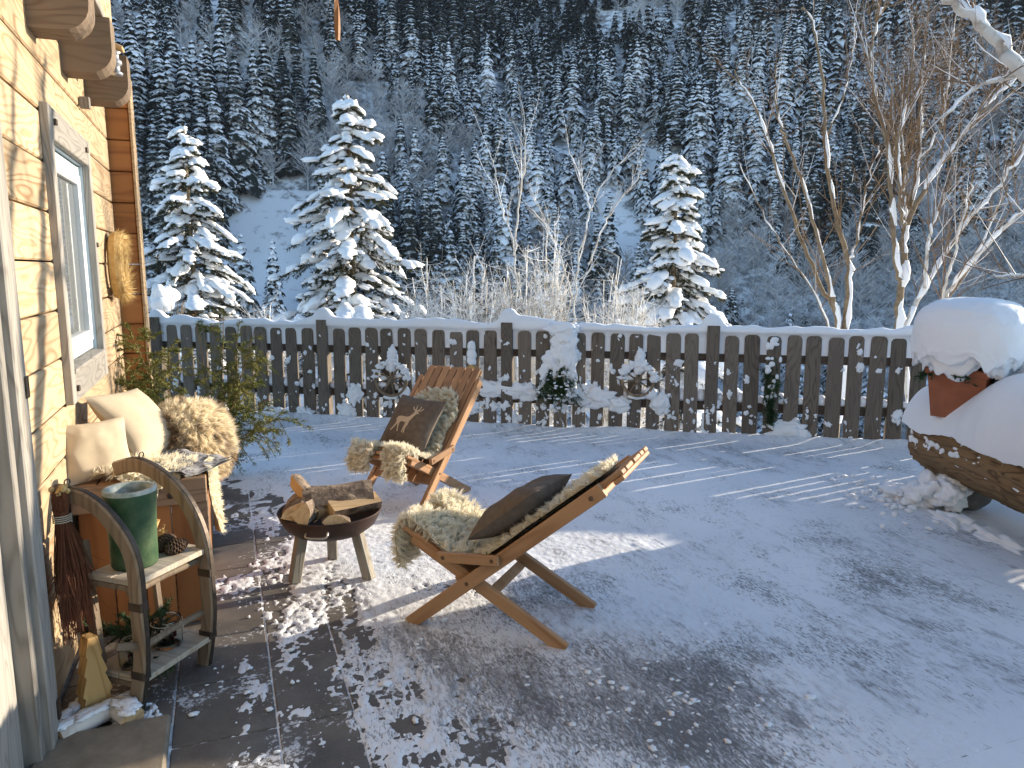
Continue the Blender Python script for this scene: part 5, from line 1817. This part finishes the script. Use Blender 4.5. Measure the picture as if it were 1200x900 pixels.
# ------------------------------------------------------------------ daybed chest with cushions along the wall
def make_daybed():
    x0, x1, y0, y1, zt = -.652, -.112, 3.56, 4.95, .695
    e = empty('daybed_chest', ((x0 + x1) / 2, (y0 + y1) / 2, 0))
    O = np.array([(x0 + x1) / 2, (y0 + y1) / 2, 0])
    tag(e, 'reddish brown wooden daybed chest along the plank wall behind the sled', 'bench')
    def piece(name, c, s, mat, ch=.004):
        mb = MB(); cbox(mb, (0, 0, 0), s, None, ch); return mb.build(name, mat, e, loc=tuple(np.array(c) - O))
    bw = wood('daybed_rail', (0.28, 0.18, 0.11), (0.15, 0.09, 0.055), (0.22, 0.16, 0.12), axis=0, fig=1.0, lines=10, bump=.4, rough=.8)
    w_ = (x1 - x0 - .05) / 4
    for k in range(4):
        piece('end_board', (x0 + .02 + w_ * (k + .5), y0 + .022, .30), (w_ - .004, .025, .58), M['bench'])
    piece('end_rail', ((x0 + x1) / 2, y0 + .012, .635), (x1 - x0, .04, .115), bw)
    piece('corner_post', (x1 - .022, y0 + .03, .30), (.05, .058, .60), bw)
    for k in range(6):
        ww = (y1 - y0 - .06) / 6
        piece('front_board', (x1 - .03, y0 + .06 + ww * (k + .5), .30), (.024, ww - .004, .58), M['bench'])
    piece('front_rail', (x1 - .018, (y0 + y1) / 2 + .018, .637), (.036, y1 - y0 - .04, .11), M['chair'])
    for k in range(5):
        ww = (x1 - x0 - .04) / 5
        piece('top_board', (x0 + ww * (k + .5), (y0 + y1) / 2 + .02, .681), (ww - .004, y1 - y0 - .045, .024), M['chair'])
    mb = MB(); lathe(mb, [(0, 0), (.012, 0), (.014, .004)], 12, R=np.array([[1, 0, 0], [0, 0, -1], [0, 1, 0]])); mb.build('bolt', M['steel'], e, loc=(.12, y0 - O[1] - .012, .625))
    rng = np.random.default_rng(91)
    # pale fleece over the near end
    nu, nv = 26, 40
    U, V_ = np.meshgrid(np.linspace(0, 1, nu), np.linspace(0, 1, nv), indexing='ij')
    X = -.60 + .44 * V_; Y = 3.535 + .33 * U
    Z = .712 + .02 * fbm(np.stack([X * 9, Y * 9, 0 * X], -1), 2, 4) + .03 * np.exp(-((V_ - .35) / .3) ** 2) - .07 * np.maximum(.12 - U, 0) / .12 * 1.0
    P = np.stack([X, Y, Z], -1)
    edge = ((U[:-1, :-1] - .5) / .52) ** 2 + ((V_[:-1, :-1] - .5) / .52) ** 2 < 1.0 + .25 * fbm(np.stack([U[:-1, :-1] * 7, V_[:-1, :-1] * 7, 0 * U[:-1, :-1]], -1), 2, 9)
    r = empty('pale_sheepskin', (-.38, 3.7, .70)); tag(r, 'short pale sheepskin lying over the daybed end beside the sled', 'sheepskin')
    P = P - np.array([-.38, 3.7, .70])
    Nn = grid_normals(P); Nn = Nn * np.sign(Nn[..., 2:3])
    mb = MB(); mb.add(P, grid_faces(nu, nv, edge)); mb.build('hide', M['skin'], r)
    mb = MB(); fur(mb, P, Nn, 9000, .03, .0032, rng, grav=.4, clump=.016, curl=.4, mask=edge.astype(float)); mb.build('wool', M['fleece'], r)['kind'] = 'stuff'
    # grey mottled blanket
    nu, nv = 40, 30
    U, V_ = np.meshgrid(np.linspace(0, 1, nu), np.linspace(0, 1, nv), indexing='ij')
    A = np.array([-.42, 3.95]); B = np.array([-.085, 3.62]); Wd = np.array([.10, .13])
    XY = A + (B - A) * U[..., None] + Wd * (V_[..., None] - .5) * 1.9
    Z = .728 + .012 * fbm(np.stack([U * 9, V_ * 4, 0 * U], -1), 2, 12) + .022 * np.sin(V_ * 9) ** 2 * (1 - U)
    mb = MB(); mb.add(np.concatenate([XY, Z[..., None]], -1) - np.array([-.25, 3.8, .7]), grid_faces(nu, nv))
    mb.add(np.concatenate([XY, Z[..., None] - .012], -1) - np.array([-.25, 3.8, .7]), grid_faces(nu, nv)[:, ::-1])
    o = mb.build('grey_blanket', M['blanket'], None, True, loc=(-.25, 3.8, .7)); tag(o, 'mottled grey wool blanket folded under the upright cream cushion', 'blanket')
    # cushions
    r = empty('cream_cushion'); r.matrix_world = mat4((-.415, 4.03, .872), (.18, .33, -.02), np.cross((.18, .33, -.02), (-.17, .17, .25)))
    tag(r, 'large cream linen cushion leaning against the plank wall', 'cushion', 'cream cushions on the daybed')
    cushion('c', None, .40, .40, .15, None, 11).build('cover', M['cream'], r, True)
    r = empty('cream_cushion'); r.matrix_world = mat4((-.56, 3.685, .825), (.27, .13, .0), (.36, -.85, .36))
    tag(r, 'smaller cream cushion against the wall at the daybed end beside the sled', 'cushion', 'cream cushions on the daybed')
    cushion('c', None, .29, .27, .11, None, 13, None, .014).build('cover', M['cream'], r, True)
    # shaggy brown sheepskin hump
    nu, nv = 40, 60
    th = np.linspace(.02, math.pi * .56, nu); ph = np.linspace(0, 2 * math.pi, nv)
    T, Ph = np.meshgrid(th, ph, indexing='ij')
    S = np.stack([np.sin(T) * np.cos(Ph), np.sin(T) * np.sin(Ph), np.cos(T)], -1)
    d = 1 + .14 * fbm(S * 1.7, 2, 5)
    P = S * d[..., None] * np.array([.20, .26, .22])
    Rm = np.array(Matrix.Rotation(math.radians(-12), 3, 'Z') @ Matrix.Rotation(math.radians(36), 3, 'Y'))
    P = P @ Rm.T
    Nn = grid_normals(P)
    if np.sum(Nn[20] * P[20]) < 0: Nn = -Nn
    r = empty('shaggy_sheepskin', (-.215, 4.24, .70)); tag(r, 'shaggy brown and cream sheepskin heaped over the daybed end', 'sheepskin')
    msk = np.ones((nu - 1, nv - 1))
    mb = MB(); mb.add(P, grid_faces(nu, nv)); mb.build('hide', M['skin'], r)
    mb = MB(); fur(mb, P, Nn, 44000, .042, .0021, rng, grav=.45, clump=.024, curl=.4, mask=msk); mb.build('wool', M['fleece2'], r)['kind'] = 'stuff'
    # hide flap hanging down the front
    nu, nv = 24, 16
    U, V_ = np.meshgrid(np.linspace(0, 1, nu), np.linspace(-1, 1, nv), indexing='ij')
    wv = .11 * (1 - .55 * np.maximum(U - .55, 0) / .45)
    X = -.098 + .012 * np.sin(V_ * 3 + U * 4) + .025 * U - .05 * np.maximum(.1 - U, 0) * 10 * .3
    Y = 3.72 + V_ * wv + .03 * U; Z = .735 - .36 * U
    P = np.stack([X, Y, Z], -1) - np.array([-.1, 3.72, .7])
    Nn = grid_normals(P); Nn = Nn * np.sign(Nn[..., 0:1])
    r = empty('hide_flap', (-.1, 3.72, .7)); tag(r, 'pale hide flap hanging down the front of the daybed chest', 'sheepskin')
    mb = MB(); mb.add(P, grid_faces(nu, nv)); mb.add(P - Nn * .006, grid_faces(nu, nv)[:, ::-1]); mb.build('hide', M['skin'], r, True)
    mb = MB(); fur(mb, P, Nn, 3800, .022, .003, rng, grav=.6, clump=.015, curl=.5, mask=np.ones((nu - 1, nv - 1))); mb.build('wool', M['fleece'], r)['kind'] = 'stuff'
make_daybed()


# ------------------------------------------------------------------ old sled stood on end as a shelf
SR = np.array([.65, .76, 0]); SC = np.array([-.76, .65, 0]); SL = np.array([-.38, 2.903, 0])
def spt(r, c, z): return SL + SR * r + SC * c + np.array([0, 0, z])


def make_sled():
    rot = math.atan2(SR[1], SR[0])
    e = empty('old_sled', tuple(SL), rot)              # local x = along rungs, y = towards wall, z up
    tag(e, 'antique wooden sled stood upright as a shelf against the daybed', 'sled')
    pr = [[(0, 0), (-.045, .2), (-.05, .385), (-.04, .60), (.048, .727), (.16, .794), (.30, .806)], [(0, 0), (-.04, .2), (-.045, .35), (-.035, .53), (.018, .665), (.115, .765), (.262, .825), (.39, .798)]]
    for k, (x, prof) in enumerate(zip((0, .351), pr)):
        path = smooth_path([np.array([x, c, z]) for c, z in prof], 40)
        T = np.gradient(path, axis=0); T /= np.linalg.norm(T, axis=1)[:, None]
        Nn = np.cross(T, [1, 0, 0])
        mb = MB(); st = MB()
        hw, hh = .0175, .029
        rows, rs = [], []
        for p, n in zip(path, Nn):
            ring = [(-hw, -hh + .006), (-hw + .006, -hh), (hw - .006, -hh), (hw, -hh + .006), (hw, hh - .006), (hw - .006, hh), (-hw + .006, hh), (-hw, hh - .006), (-hw, -hh + .006)]
            rows.append([p + np.array([a, 0, 0]) + n * b for a, b in ring])
            rs.append([p + np.array([a, 0, 0]) + n * b for a, b in ((-.009, hh + .001), (-.009, hh + .003), (.009, hh + .003), (.009, hh + .001))])
        outer = 1 if np.dot(Nn[20], [0, -1, 0]) > 0 else -1
        mb.add(np.array(rows).reshape(-1, 3), grid_faces(40, 9))
        mb.add(rows[0][:8], [list(range(8))]); mb.add(rows[-1][:8], [list(range(8))[::-1]])
        mb.build('runner', M['sled'], e)
        rs = np.array(rs)
        if outer < 0:
            rs = rs - 2 * Nn[:, None, :] * 0
            rs = np.array([[p + np.array([a, 0, 0]) - n * b for a, b in ((-.009, hh + .001), (-.009, hh + .003), (.009, hh + .003), (.009, hh + .001))] for p, n in zip(path, Nn)])
        st.add(rs.reshape(-1, 3), grid_faces(40, 4)); st.build('iron_strip', M['steel'], e)
        tip = path[-1]
        mb = MB()
        a = np.linspace(0, 2 * math.pi, 17)
        ei = 33 if k else 36
        tube(mb, path[ei] + np.stack([.012 * np.cos(a), 0 * a, .045 + .012 * np.sin(a)], -1), .0025, 5, 0, False)
        mb.build('iron_eye', M['steel'], e)
        for zc in (.42, .15):
            mb = MB(); i = np.argmin(np.abs(path[:30, 2] - zc)); cbox(mb, path[i], (.039, .062, .034), None, .003); mb.build('iron_band', M['steel'], e)
    for z, c in ((.455, .01), (.235, .0)):
        mb = MB(); tube(mb, [(-.0, c - .02, z), (.175, c - .018, z + .004), (.351, c - .02, z)], [.014, .012, .014], 8); mb.build('rung', M['sled'], e)
    for z, d, nm in ((.50, .235, 'upper'), (.125, .25, 'lower')):
        mb = MB(); cbox(mb, (0, 0, 0), (.37, d / 2 - .004, .022), None, .003)
        me = mb.mesh('shelf_board', M['shelf'])
        for k in range(2): link('shelf_board', me, e, (.1785, -.055 + d * (.25 + .5 * k), z))
        for xx in (-.0, .351):
            mb = MB(); bar(mb, (xx, -.02, z - .022), (xx, d - .06, z - .022), .02, .02); mb.build('bearer', M['sled'], e)
    for xx in (.03, .325):
        mb = MB(); bar(mb, (xx, .175, 0), (xx, .22, .62), .028, .022); mb.build('back_post', M['sled'], e)
    mb = MB(); bar(mb, (-.09, -.03, .30), (.02, -.045, .255), .02, .026); mb.build('brace', M['sled'], e)


def sled_things():
    rng = np.random.default_rng(13)
    zu, zl = .512, .137
    p = spt(.125, .085, zu)
    e = empty('green_pot', tuple(p)); tag(e, 'tall green glazed clay pot with frosted rim on the sled shelf', 'pot')
    mb = MB(); lathe(mb, [(0, 0), (.078, 0), (.082, .01), (.084, .12), (.088, .22), (.092, .25), (.094, .285)], 36); mb.build('body', M['greenpot'], e, True)
    mb = MB(); lathe(mb, [(.094, .285), (.0935, .296), (.088, .30), (.072, .298), (.068, .28), (.066, .262)], 36); mb.build('rim', M['frostrim'], e, True)
    mb = MB(); lathe(mb, [(.067, .263), (.03, .268), (0, .262)], 24); mb.build('soil', M['soil'], e, True)
    def cone(label, p, yaw, L, R):
        e = empty('pine_cone', tuple(p)); e.rotation_euler = (0, math.radians(82), yaw)
        tag(e, label, 'pine cone', 'pine cones on the sled shelf')
        mb = MB()
        lathe(mb, [(0, -L / 2), (R * .4, -L * .4), (R * .5, 0), (R * .3, L * .4), (0, L / 2)], 10)
        n = 90
        for i in range(n):
            t = (i + .5) / n; z = -L / 2 + L * t; a = i * 2.39996
            rr = R * math.sin(math.pi * (0.12 + .83 * t)) ** .7
            c, s = math.cos(a), math.sin(a)
            d = np.array([c, s, .35]); tt = np.array([-s, c, 0]); w_ = R * .28
            b = np.array([c * rr * .35, s * rr * .35, z]); tip = np.array([c * rr, s * rr, z + R * .25])
            mb.add([b - tt * w_ * .5, b + tt * w_ * .5, tip + tt * w_, tip - tt * w_, tip + np.array([0, 0, -R * .14]) + tt * w_ * .8, tip + np.array([0, 0, -R * .14]) - tt * w_ * .8], [[0, 1, 2, 3], [3, 2, 4, 5], [0, 5, 4, 1]])
        mb.build('scales', M['cone'], e)
        return e
    cone('brown pine cone lying on the shelf edge beside the green pot', spt(.26, .02, zu + .026), .5, .085, .032)
    cone('brown pine cone behind the first one next to the green pot', spt(.275, .085, zu + .028), .9, .09, .034)
    # wooden star
    e = empty('wooden_star', tuple(spt(.235, .135, zu))); e.rotation_euler = (math.radians(8), 0, math.atan2(SR[1], SR[0]) + .35)
    tag(e, 'pale wooden star leaning between green pot and daybed', 'star')
    mb = MB(); pts = []
    for k in range(10):
        r = .085 if k % 2 == 0 else .036
        a = math.radians(90 + 36 * k + 12); pts.append((r * math.cos(a), .068 + r * math.sin(a)))
    V = [(x, -.009, z) for x, z in pts] + [(x, .009, z) for x, z in pts] + [(0, -.009, .068), (0, .009, .068)]
    F = [[20, k, (k + 1) % 10] for k in range(10)] + [[21, 10 + (k + 1) % 10, 10 + k] for k in range(10)] + [[k, 10 + k, 10 + (k + 1) % 10, (k + 1) % 10] for k in range(10)]
    mb.add(V, F); mb.build('star_board', M['cutv'], e)
    # dried sprigs on the shelf
    e = empty('dried_sprigs', tuple(spt(.26, .14, zu))); tag(e, 'little bunch of dried golden sprigs behind the pine cones', 'dried flowers')
    mb = MB()
    for k in range(14):
        fir_sprig(mb, (rng.uniform(-.03, .03), rng.uniform(-.02, .02), 0), (rng.uniform(-.5, .6), rng.uniform(-.3, .3), 1), rng.uniform(.06, .12), rng, .012, .003, 34, 3, 0)
    mb.build('sprigs', M['straw'], e)
    # jars
    def jar(label, p, R, H, fill, red):
        e = empty('glass_jar', tuple(p)); tag(e, label, 'jar', 'decorated glass jars on the sled')
        mb = MB()
        lathe(mb, [(0, .001), (R * .9, .001), (R, .012), (R, H * .8), (R * .92, H * .93), (R * .96, H), (R * .93, H), (R * .88, H * .93), (R * .95, H * .8), (R * .95, .014), (R * .86, .007), (0, .007)], 32)
        mb.build('glass', M['glass'], e, True)
        mb = MB()
        for k in range(fill): fir_sprig(mb, (rng.uniform(-.4, .4) * R, rng.uniform(-.4, .4) * R, .01), (rng.uniform(-.5, .5), rng.uniform(-.5, .5), 1), H * rng.uniform(.5, 1.1), rng, .018, .003, 36, 2, .1)
        mb.build('greens', M['fir'], e)
        mb = MB(); lathe(mb, [(0, .008), (R * .35, .008), (R * .35, H * .3), (0, H * .3)], 16); mb.build('candle', M['wax'], e)
        for k in range(red):
            mb = MB(); a = rng.uniform(0, 6.28); blob(mb, (math.cos(a) * R * .55, math.sin(a) * R * .55, H * .4 + rng.uniform(-.2, .2) * H), (.008, .008, .008), 2, .02); mb.build('berry', M['red'], e, True)
        mb = MB(); a = np.linspace(0, 6.283, 30); tube(mb, np.stack([np.cos(a) * (R + .002), np.sin(a) * (R + .002), 0 * a + H * .86], -1), .0018, 5)
        for s in (-1, 1): tube(mb, smooth_path([np.array(q) for q in ((R * .6, -R * .85, H * .86), (R * .6 + s * .02, -R * 1.0, H * .98), (R * .6 + s * .03, -R, H * .8), (R * .6, -R * .9, H * .84))], 14), .0016, 4)
        mb.build('string_bow', M['string'], e)
    jar('glass jar with evergreen sprigs and red berries on the low sled shelf', spt(.225, .055, zl), .056, .115, 5, 5)
    jar('second glass jar half hidden behind the sled runner', spt(.06, .06, zl), .05, .10, 3, 2)
    e = empty('fir_sprigs', tuple(spt(.20, .20, zl))); tag(e, 'dark fir sprigs sticking up behind the jars on the sled', 'fir branch')
    mb = MB()
    for k in range(16): fir_sprig(mb, (rng.uniform(-.12, .1), rng.uniform(-.03, .03), 0), (rng.uniform(-.9, 1.1), rng.uniform(-.6, .1), rng.uniform(.5, 1)), rng.uniform(.14, .26), rng, .022, .004, 60, 4, .15)
    for k in range(6): fir_sprig(mb, (.08, -.16, .0), (rng.uniform(.2, .9), rng.uniform(-.9, -.2), -.1), rng.uniform(.05, .1), rng, .016, .004, 50, 2, .5)
    mb.build('sprigs', M['fir'], e)
    # twig besom
    e = empty('twig_besom', (-.585, 3.03, .30)); tag(e, 'reddish twig besom hanging head down by the sled tip', 'broom')
    mb = MB()
    for k in range(420):
        a = rng.uniform(0, 6.28); r = math.sqrt(rng.uniform(0, 1))
        top = np.array([r * .028 * math.cos(a), r * .028 * math.sin(a), .47 + rng.uniform(-.02, .06)])
        bot = np.array([r * .055 * math.cos(a) + .045 * r * abs(math.cos(a)) , r * .17 * math.sin(a), rng.uniform(-.06, .14) + .05 * r * r])
        neck = np.array([top[0] * .8, top[1] * .8, .42])
        mid = (neck * .5 + bot * .5) + rng.normal(0, .012, 3)
        pth = smooth_path([top, neck, mid, bot], 7)
        tube(mb, pth, np.linspace(.0024, .0010, 7), 3, 0, False)
        if rng.uniform() < .5:
            q = pth[4]; tube(mb, [q, q + (bot - q) * .5 + rng.normal(0, .025, 3)], [.0012, .0006], 3, 0, False)
    o = mb.build('twigs', M['twig'], e); o['kind'] = 'stuff'
    mb = MB(); a = np.linspace(0, 6.283 * 4, 60); tube(mb, np.stack([np.cos(a) * .03, np.sin(a) * .03, .41 + .03 * a / 25], -1), .0022, 5); mb.build('binding', M['string'], e)
    mb = MB()
    for k in range(9): blob(mb, (rng.normal(0, .015), rng.normal(0, .015), .53 + rng.uniform(-.01, .02)), (.012, .012, .012), 1, .4, 2, k)
    mb.build('cut_ends', M['straw'], e)
    # zig-zag wooden fir tree
    e = empty('wooden_fir', tuple(spt(-.075, .12, 0.0))); e.rotation_euler = (math.radians(-4), math.radians(2), .55)
    tag(e, 'small fir tree cut from a yellow wood block standing by the wall', 'ornament')
    half = [(.018, .30), (.032, .235), (.026, .225), (.045, .165), (.036, .155), (.058, .09), (.046, .08), (.066, .02), (.022, .015), (.022, 0)]
    pts = [(x, z) for x, z in half] + [(-x * .8, z) for x, z in half[::-1]]
    k = len(pts); mb = MB()
    mb.add([(x, -.03, z) for x, z in pts] + [(x, .03, z) for x, z in pts], [list(range(k))[::-1], list(range(k, 2 * k))] + [[i, (i + 1) % k, k + (i + 1) % k, k + i] for i in range(k)])
    mb.build('block', M['cutv'], e)
    # birch pieces and crumbs of snow in front of the sled
    def birch(label, p, L, R, yaw, seed, cutdisc=False):
        e = empty('birch_log', tuple(p)); e.rotation_euler = (0, 0, yaw); tag(e, label, 'log', 'birch logs on the doorstep edge')
        a = np.linspace(0, 2 * math.pi, 15); n = 9
        rows = [[(x, R * (1 + .06 * math.sin(3 * t + seed)) * math.cos(t), R + R * .8 * (1 + .06 * math.sin(2 * t)) * math.sin(t)) for t in a] for x in np.linspace(-L / 2, L / 2, n)]
        mb = MB(); mb.add(np.array(rows).reshape(-1, 3), grid_faces(n, 15)); mb.build('bark', M['birchbark'], e, True)
        mb = MB(); mb.add(rows[0][:14], [list(range(14))]); mb.build('cut_end', M['cut'], e)
        mb = MB(); mb.add(rows[-1][:14], [list(range(14))[::-1]]); mb.build('cut_end', M['cut'], e)
        mb = MB()
        for k in range(8): blob(mb, (rng.uniform(-.45, .45) * L, rng.uniform(-.5, .5) * R, R * 1.72), (rng.uniform(.02, .06), rng.uniform(.012, .03), .005), 3, .9, 2.6, k + seed)
        mb.build('snow', M['snow'], e, True)['kind'] = 'stuff'
    birch('long birch log dusted with snow lying by the door trim', (-.50, 2.84, .0), .27, .038, math.radians(38), 3)
    birch('short birch log with a round cut end beside the sled foot', (-.40, 2.815, .0), .10, .042, math.radians(-60), 5)
    birch('thin birch log pushed against the wall under the besom', (-.59, 2.88, .0), .2, .03, math.radians(70), 7)
    mb = MB()
    for k in range(40):
        blob(mb, (rng.normal(-.36, .035), rng.normal(2.835, .035), .004), (rng.uniform(.006, .03), rng.uniform(.006, .025), rng.uniform(.004, .012)), 1, .4, 2, k)
    o = mb.build('snow_crumbs', M['snow'], None, True); tag(o, 'crumbs of snow heaped round the sled foot', 'snow', kind='stuff')
make_sled()
sled_things()


# ------------------------------------------------------------------ hollow log trough, planter and the snow on them
def make_trough():
    rng = np.random.default_rng(19)
    A = np.array([4.80, 3.83]); B = np.array([4.16, 1.75])
    L = np.linalg.norm(B - A); d = (B - A) / L; yaw = math.atan2(d[1], d[0])
    e = empty('log_trough', (A[0], A[1], 0), yaw)     # local x along the log, y = left of travel (away from house)
    tag(e, 'rough brown hollowed log trough lying on stones under deep snow', 'trough')
    n, k = 170, 70
    rows = []
    a = np.linspace(0, 2 * math.pi, k)
    for x in np.linspace(0, L, n):
        p = np.stack([0 * a + x * 3, np.cos(a) * 3, np.sin(a) * 3], -1)
        r = .275 * (1 + .09 * fbm(p, 3, 3) + .10 * fbm(p * np.array([.5, 4, 4]), 3, 4) - .05 * np.abs(fbm(p * np.array([2.5, 9, 9]), 2, 5))) * (.93 if x < .06 else 1)
        zc = .44
        rows.append(np.stack([0 * a + x + .04 * fbm(p, 2, 8), r * np.cos(a) * 1.1, zc + r * np.sin(a)], -1))
    V = np.array(rows)
    mb = MB(); mb.add(V, grid_faces(n, k)); mb.add(V[0, :-1], [list(range(k - 1))]); mb.add(V[-1, :-1], [list(range(k - 1))[::-1]])
    mb.build('log', M['logbrown'], e, True)
    # deep snow on the log: heightfield following the log, lumpy lower edge
    nx, ny = 200, 50
    U, Wv = np.meshgrid(np.linspace(-.02, L, nx), np.linspace(-1, 1, ny), indexing='ij')
    p = np.stack([U * 4, Wv * 2, 0 * U], -1)
    edge = .10 + .30 * fbm(np.stack([U * 6, 0 * U + Wv * 1.2, 0 * U], -1), 4, 15)
    ang = Wv * (1.25 + .5 * edge)
    thick = (.10 + .20 * sstep(.3, .9, U) * sstep(2.2, 1.2, U) + .03 * fbm(p, 2, 16)) * np.cos(np.clip(Wv, -1, 1) * 1.45) ** .8 + .015
    R_ = .275
    X = U; Y = -np.sin(ang) * (R_ + .5 * thick) * 1.12; Z = .44 + np.cos(ang) * (R_ + thick)
    mb = MB(); mb.add(np.stack([X, Y, Z], -1), grid_faces(nx, ny)[:, ::-1])
    for _ in range(130):
        u = rng.uniform(.05, L * .8); aa = rng.uniform(1.2, 1.9); sgn = -1
        y = sgn * math.sin(aa) * .27 * 1.05; z = .44 + math.cos(aa) * .255
        blob(mb, (u, y, z), (rng.uniform(.01, .05), .014, rng.uniform(.008, .03)), 2, .4, 2, _)
    mb.build('log_snow', M['snowsoft'], e, True)['kind'] = 'stuff'
    for i, (x, y, s) in enumerate(((.33, -.05, .16), (1.95, 0, .17))):
        mb = MB(); blob(mb, (x, y, .10), (s, s * 1.1, .13), 3, .25, 1.6, i + 3); mb.build('support_stone', M['stone_rock'], e, True)
    mb = MB()
    for (x, y, z, a_, b_, c_) in ((.30, -.22, .10, .16, .12, .13), (.22, -.28, .05, .16, .14, .09), (.45, -.2, .14, .11, .10, .10), (.12, -.36, .03, .12, .12, .06), (.62, -.30, .0, .2, .1, .05), (.95, -.24, .0, .25, .09, .05), (1.35, -.2, .0, .25, .09, .045), (.02, -.30, .02, .2, .15, .05)):
        blob(mb, (x, y, z), (a_ * .9, b_ * .9, c_), 4, .75, 2.6, x * 31)
    for _ in range(70):
        blob(mb, (rng.normal(.1, .3), -.45 + rng.normal(0, .12), .012), (rng.uniform(.01, .04), rng.uniform(.01, .035), rng.uniform(.008, .025)), 1, .4, 2, _)
    mb.build('foot_snow', M['snow'], e, True)['kind'] = 'stuff'
    # planter on the far end
    p = A + d * .36
    e = empty('terracotta_planter', (p[0] - .13, p[1] + .03, .67), yaw + math.radians(38))
    tag(e, 'terracotta planter on the log trough under a huge snow dome', 'planter')
    mb = MB()
    def frustum(b0, b1, z0, z1):
        V = [(-b0, -b0, z0), (b0, -b0, z0), (b0, b0, z0), (-b0, b0, z0), (-b1, -b1, z1), (b1, -b1, z1), (b1, b1, z1), (-b1, b1, z1)]
        mb.add(V, [[0, 3, 2, 1], [4, 5, 6, 7], [0, 1, 5, 4], [1, 2, 6, 5], [2, 3, 7, 6], [3, 0, 4, 7]])
    frustum(.145, .175, -.02, .27); mb.build('pot', M['terracotta'], e)
    mb = MB(); cbox(mb, (0, 0, .285), (.38, .38, .05), None, .008); mb.build('pot_rim', M['terracotta'], e)
    mb = MB()
    for k_ in range(26):
        a = rng.uniform(0, 6.28)
        fir_sprig(mb, (rng.uniform(-.15, .15), rng.uniform(-.15, .15), .30), (math.cos(a), math.sin(a), rng.uniform(-.1, .5)), rng.uniform(.12, .24), rng, .035, .012, 40, 3, .4)
    mb.build('plant', M['fir'], e)
    mb = MB()
    V, F = ico(6)
    Pz = np.sign(V) * np.abs(V) ** .72
    low = np.clip(-V[:, 2], 0, 1)
    dd = 1 + .05 * fbm(V * 1.6, 2, 7) + .012 * fbm(V * 9, 2, 8) + low * .16 * fbm(V * 5, 3, 11)
    Q = Pz * dd[:, None] * np.array([.34, .335, .30])
    Q[:, 2] = np.where(Q[:, 2] < 0, Q[:, 2] * (.62 + .55 * fbm(V * np.array([5, 5, 2]), 3, 9)), Q[:, 2])
    mb.add(Q + np.array([.02, .0, .47]), F)
    mb.build('snow_dome', M['snowsoft'], e, True)['kind'] = 'stuff'
    # snow bank joining dome and log
    q = A + d * .95
    e2 = empty('snow_drift', (q[0] + .12, q[1] + .05, .62), yaw); tag(e2, 'smooth deep snow drift joining the planter dome to the log', 'snow', kind='stuff')
    mb = MB(); blob(mb, (0, .0, .06), (.72, .27, .30), 5, .22, 1.6, 3); blob(mb, (-.36, .10, .20), (.34, .25, .36), 5, .2, 1.6, 5); blob(mb, (.5, .02, .0), (.5, .26, .2), 4, .2, 1.6, 8); mb.build('drift', M['snowsoft'], e2, True)['kind'] = 'stuff'
make_trough()


def make_shade_hedge():
    """added hedge under snow, out of view, placed to shade the terrace"""
    rng = np.random.default_rng(29)
    e = empty('unseen_shade_hedge', (7.3, 1.2, 0)); tag(e, 'added unseen hedge under snow that shades the terrace beyond the trough', 'hedge')  # invented blocker outside the view, keeps low sun off the near-right ground
    mb, nd = MB(), MB()
    for k in range(60):
        y = -3.6 + 6.0 * (k + rng.uniform(0, 1)) / 60
        blob(mb, (rng.uniform(-.18, .18), y, 1.28 + rng.uniform(-.05, .08)), (.26, .22, .14), 2, .3, 1.8, k)
    for k in range(900):
        p = np.array([rng.uniform(-.28, .28), rng.uniform(-3.6, 2.4), rng.uniform(0, 1.3)])
        fir_sprig(nd, p, (rng.normal(), rng.normal(), .3), .22, rng, .06, .03, 26, 2, .1)
    mb.build('snow', M['snow'], e, True)['kind'] = 'stuff'
    nd.build('foliage', M['fir'], e)
    mb = MB()
    for k in range(14): tube(mb, [(0, -3.5 + k * .44, -.1), (.02, -3.5 + k * .44, .6), (.0, -3.5 + k * .44, 1.1)], [.03, .025, .01], 6)
    mb.build('stems', M['barkgrey'], e)
make_shade_hedge()


# ------------------------------------------------------------------ cold valley air
def make_haze():
    m = bpy.data.materials.new('valley_air'); m.use_nodes = True
    nt = m.node_tree
    nt.nodes.remove(nt.nodes['Principled BSDF'])
    v = nt.nodes.new('ShaderNodeVolumePrincipled')
    v.inputs['Color'].default_value = (0.70, 0.84, 1.0, 1)
    v.inputs['Density'].default_value = 0.00010
    v.inputs['Anisotropy'].default_value = 0.0
    nt.links.new(v.outputs[0], nt.nodes['Material Output'].inputs['Volume'])
    mb = MB(); x0, x1, z0, z1 = -960, 960, -50, 178
    V = [(x, y, z) for z in (z0, z1) for (x, y) in ((x0, x0), (x1, x0), (x1, x1), (x0, x1))]
    mb.add(V, [[3, 2, 1, 0], [4, 5, 6, 7], [0, 1, 5, 4], [1, 2, 6, 5], [2, 3, 7, 6], [3, 0, 4, 7]])
    o = mb.build('haze', m); tag(o, 'thin blue winter haze filling the valley', 'haze', kind='stuff')
make_haze()
scn.cycles.volume_bounces = 0
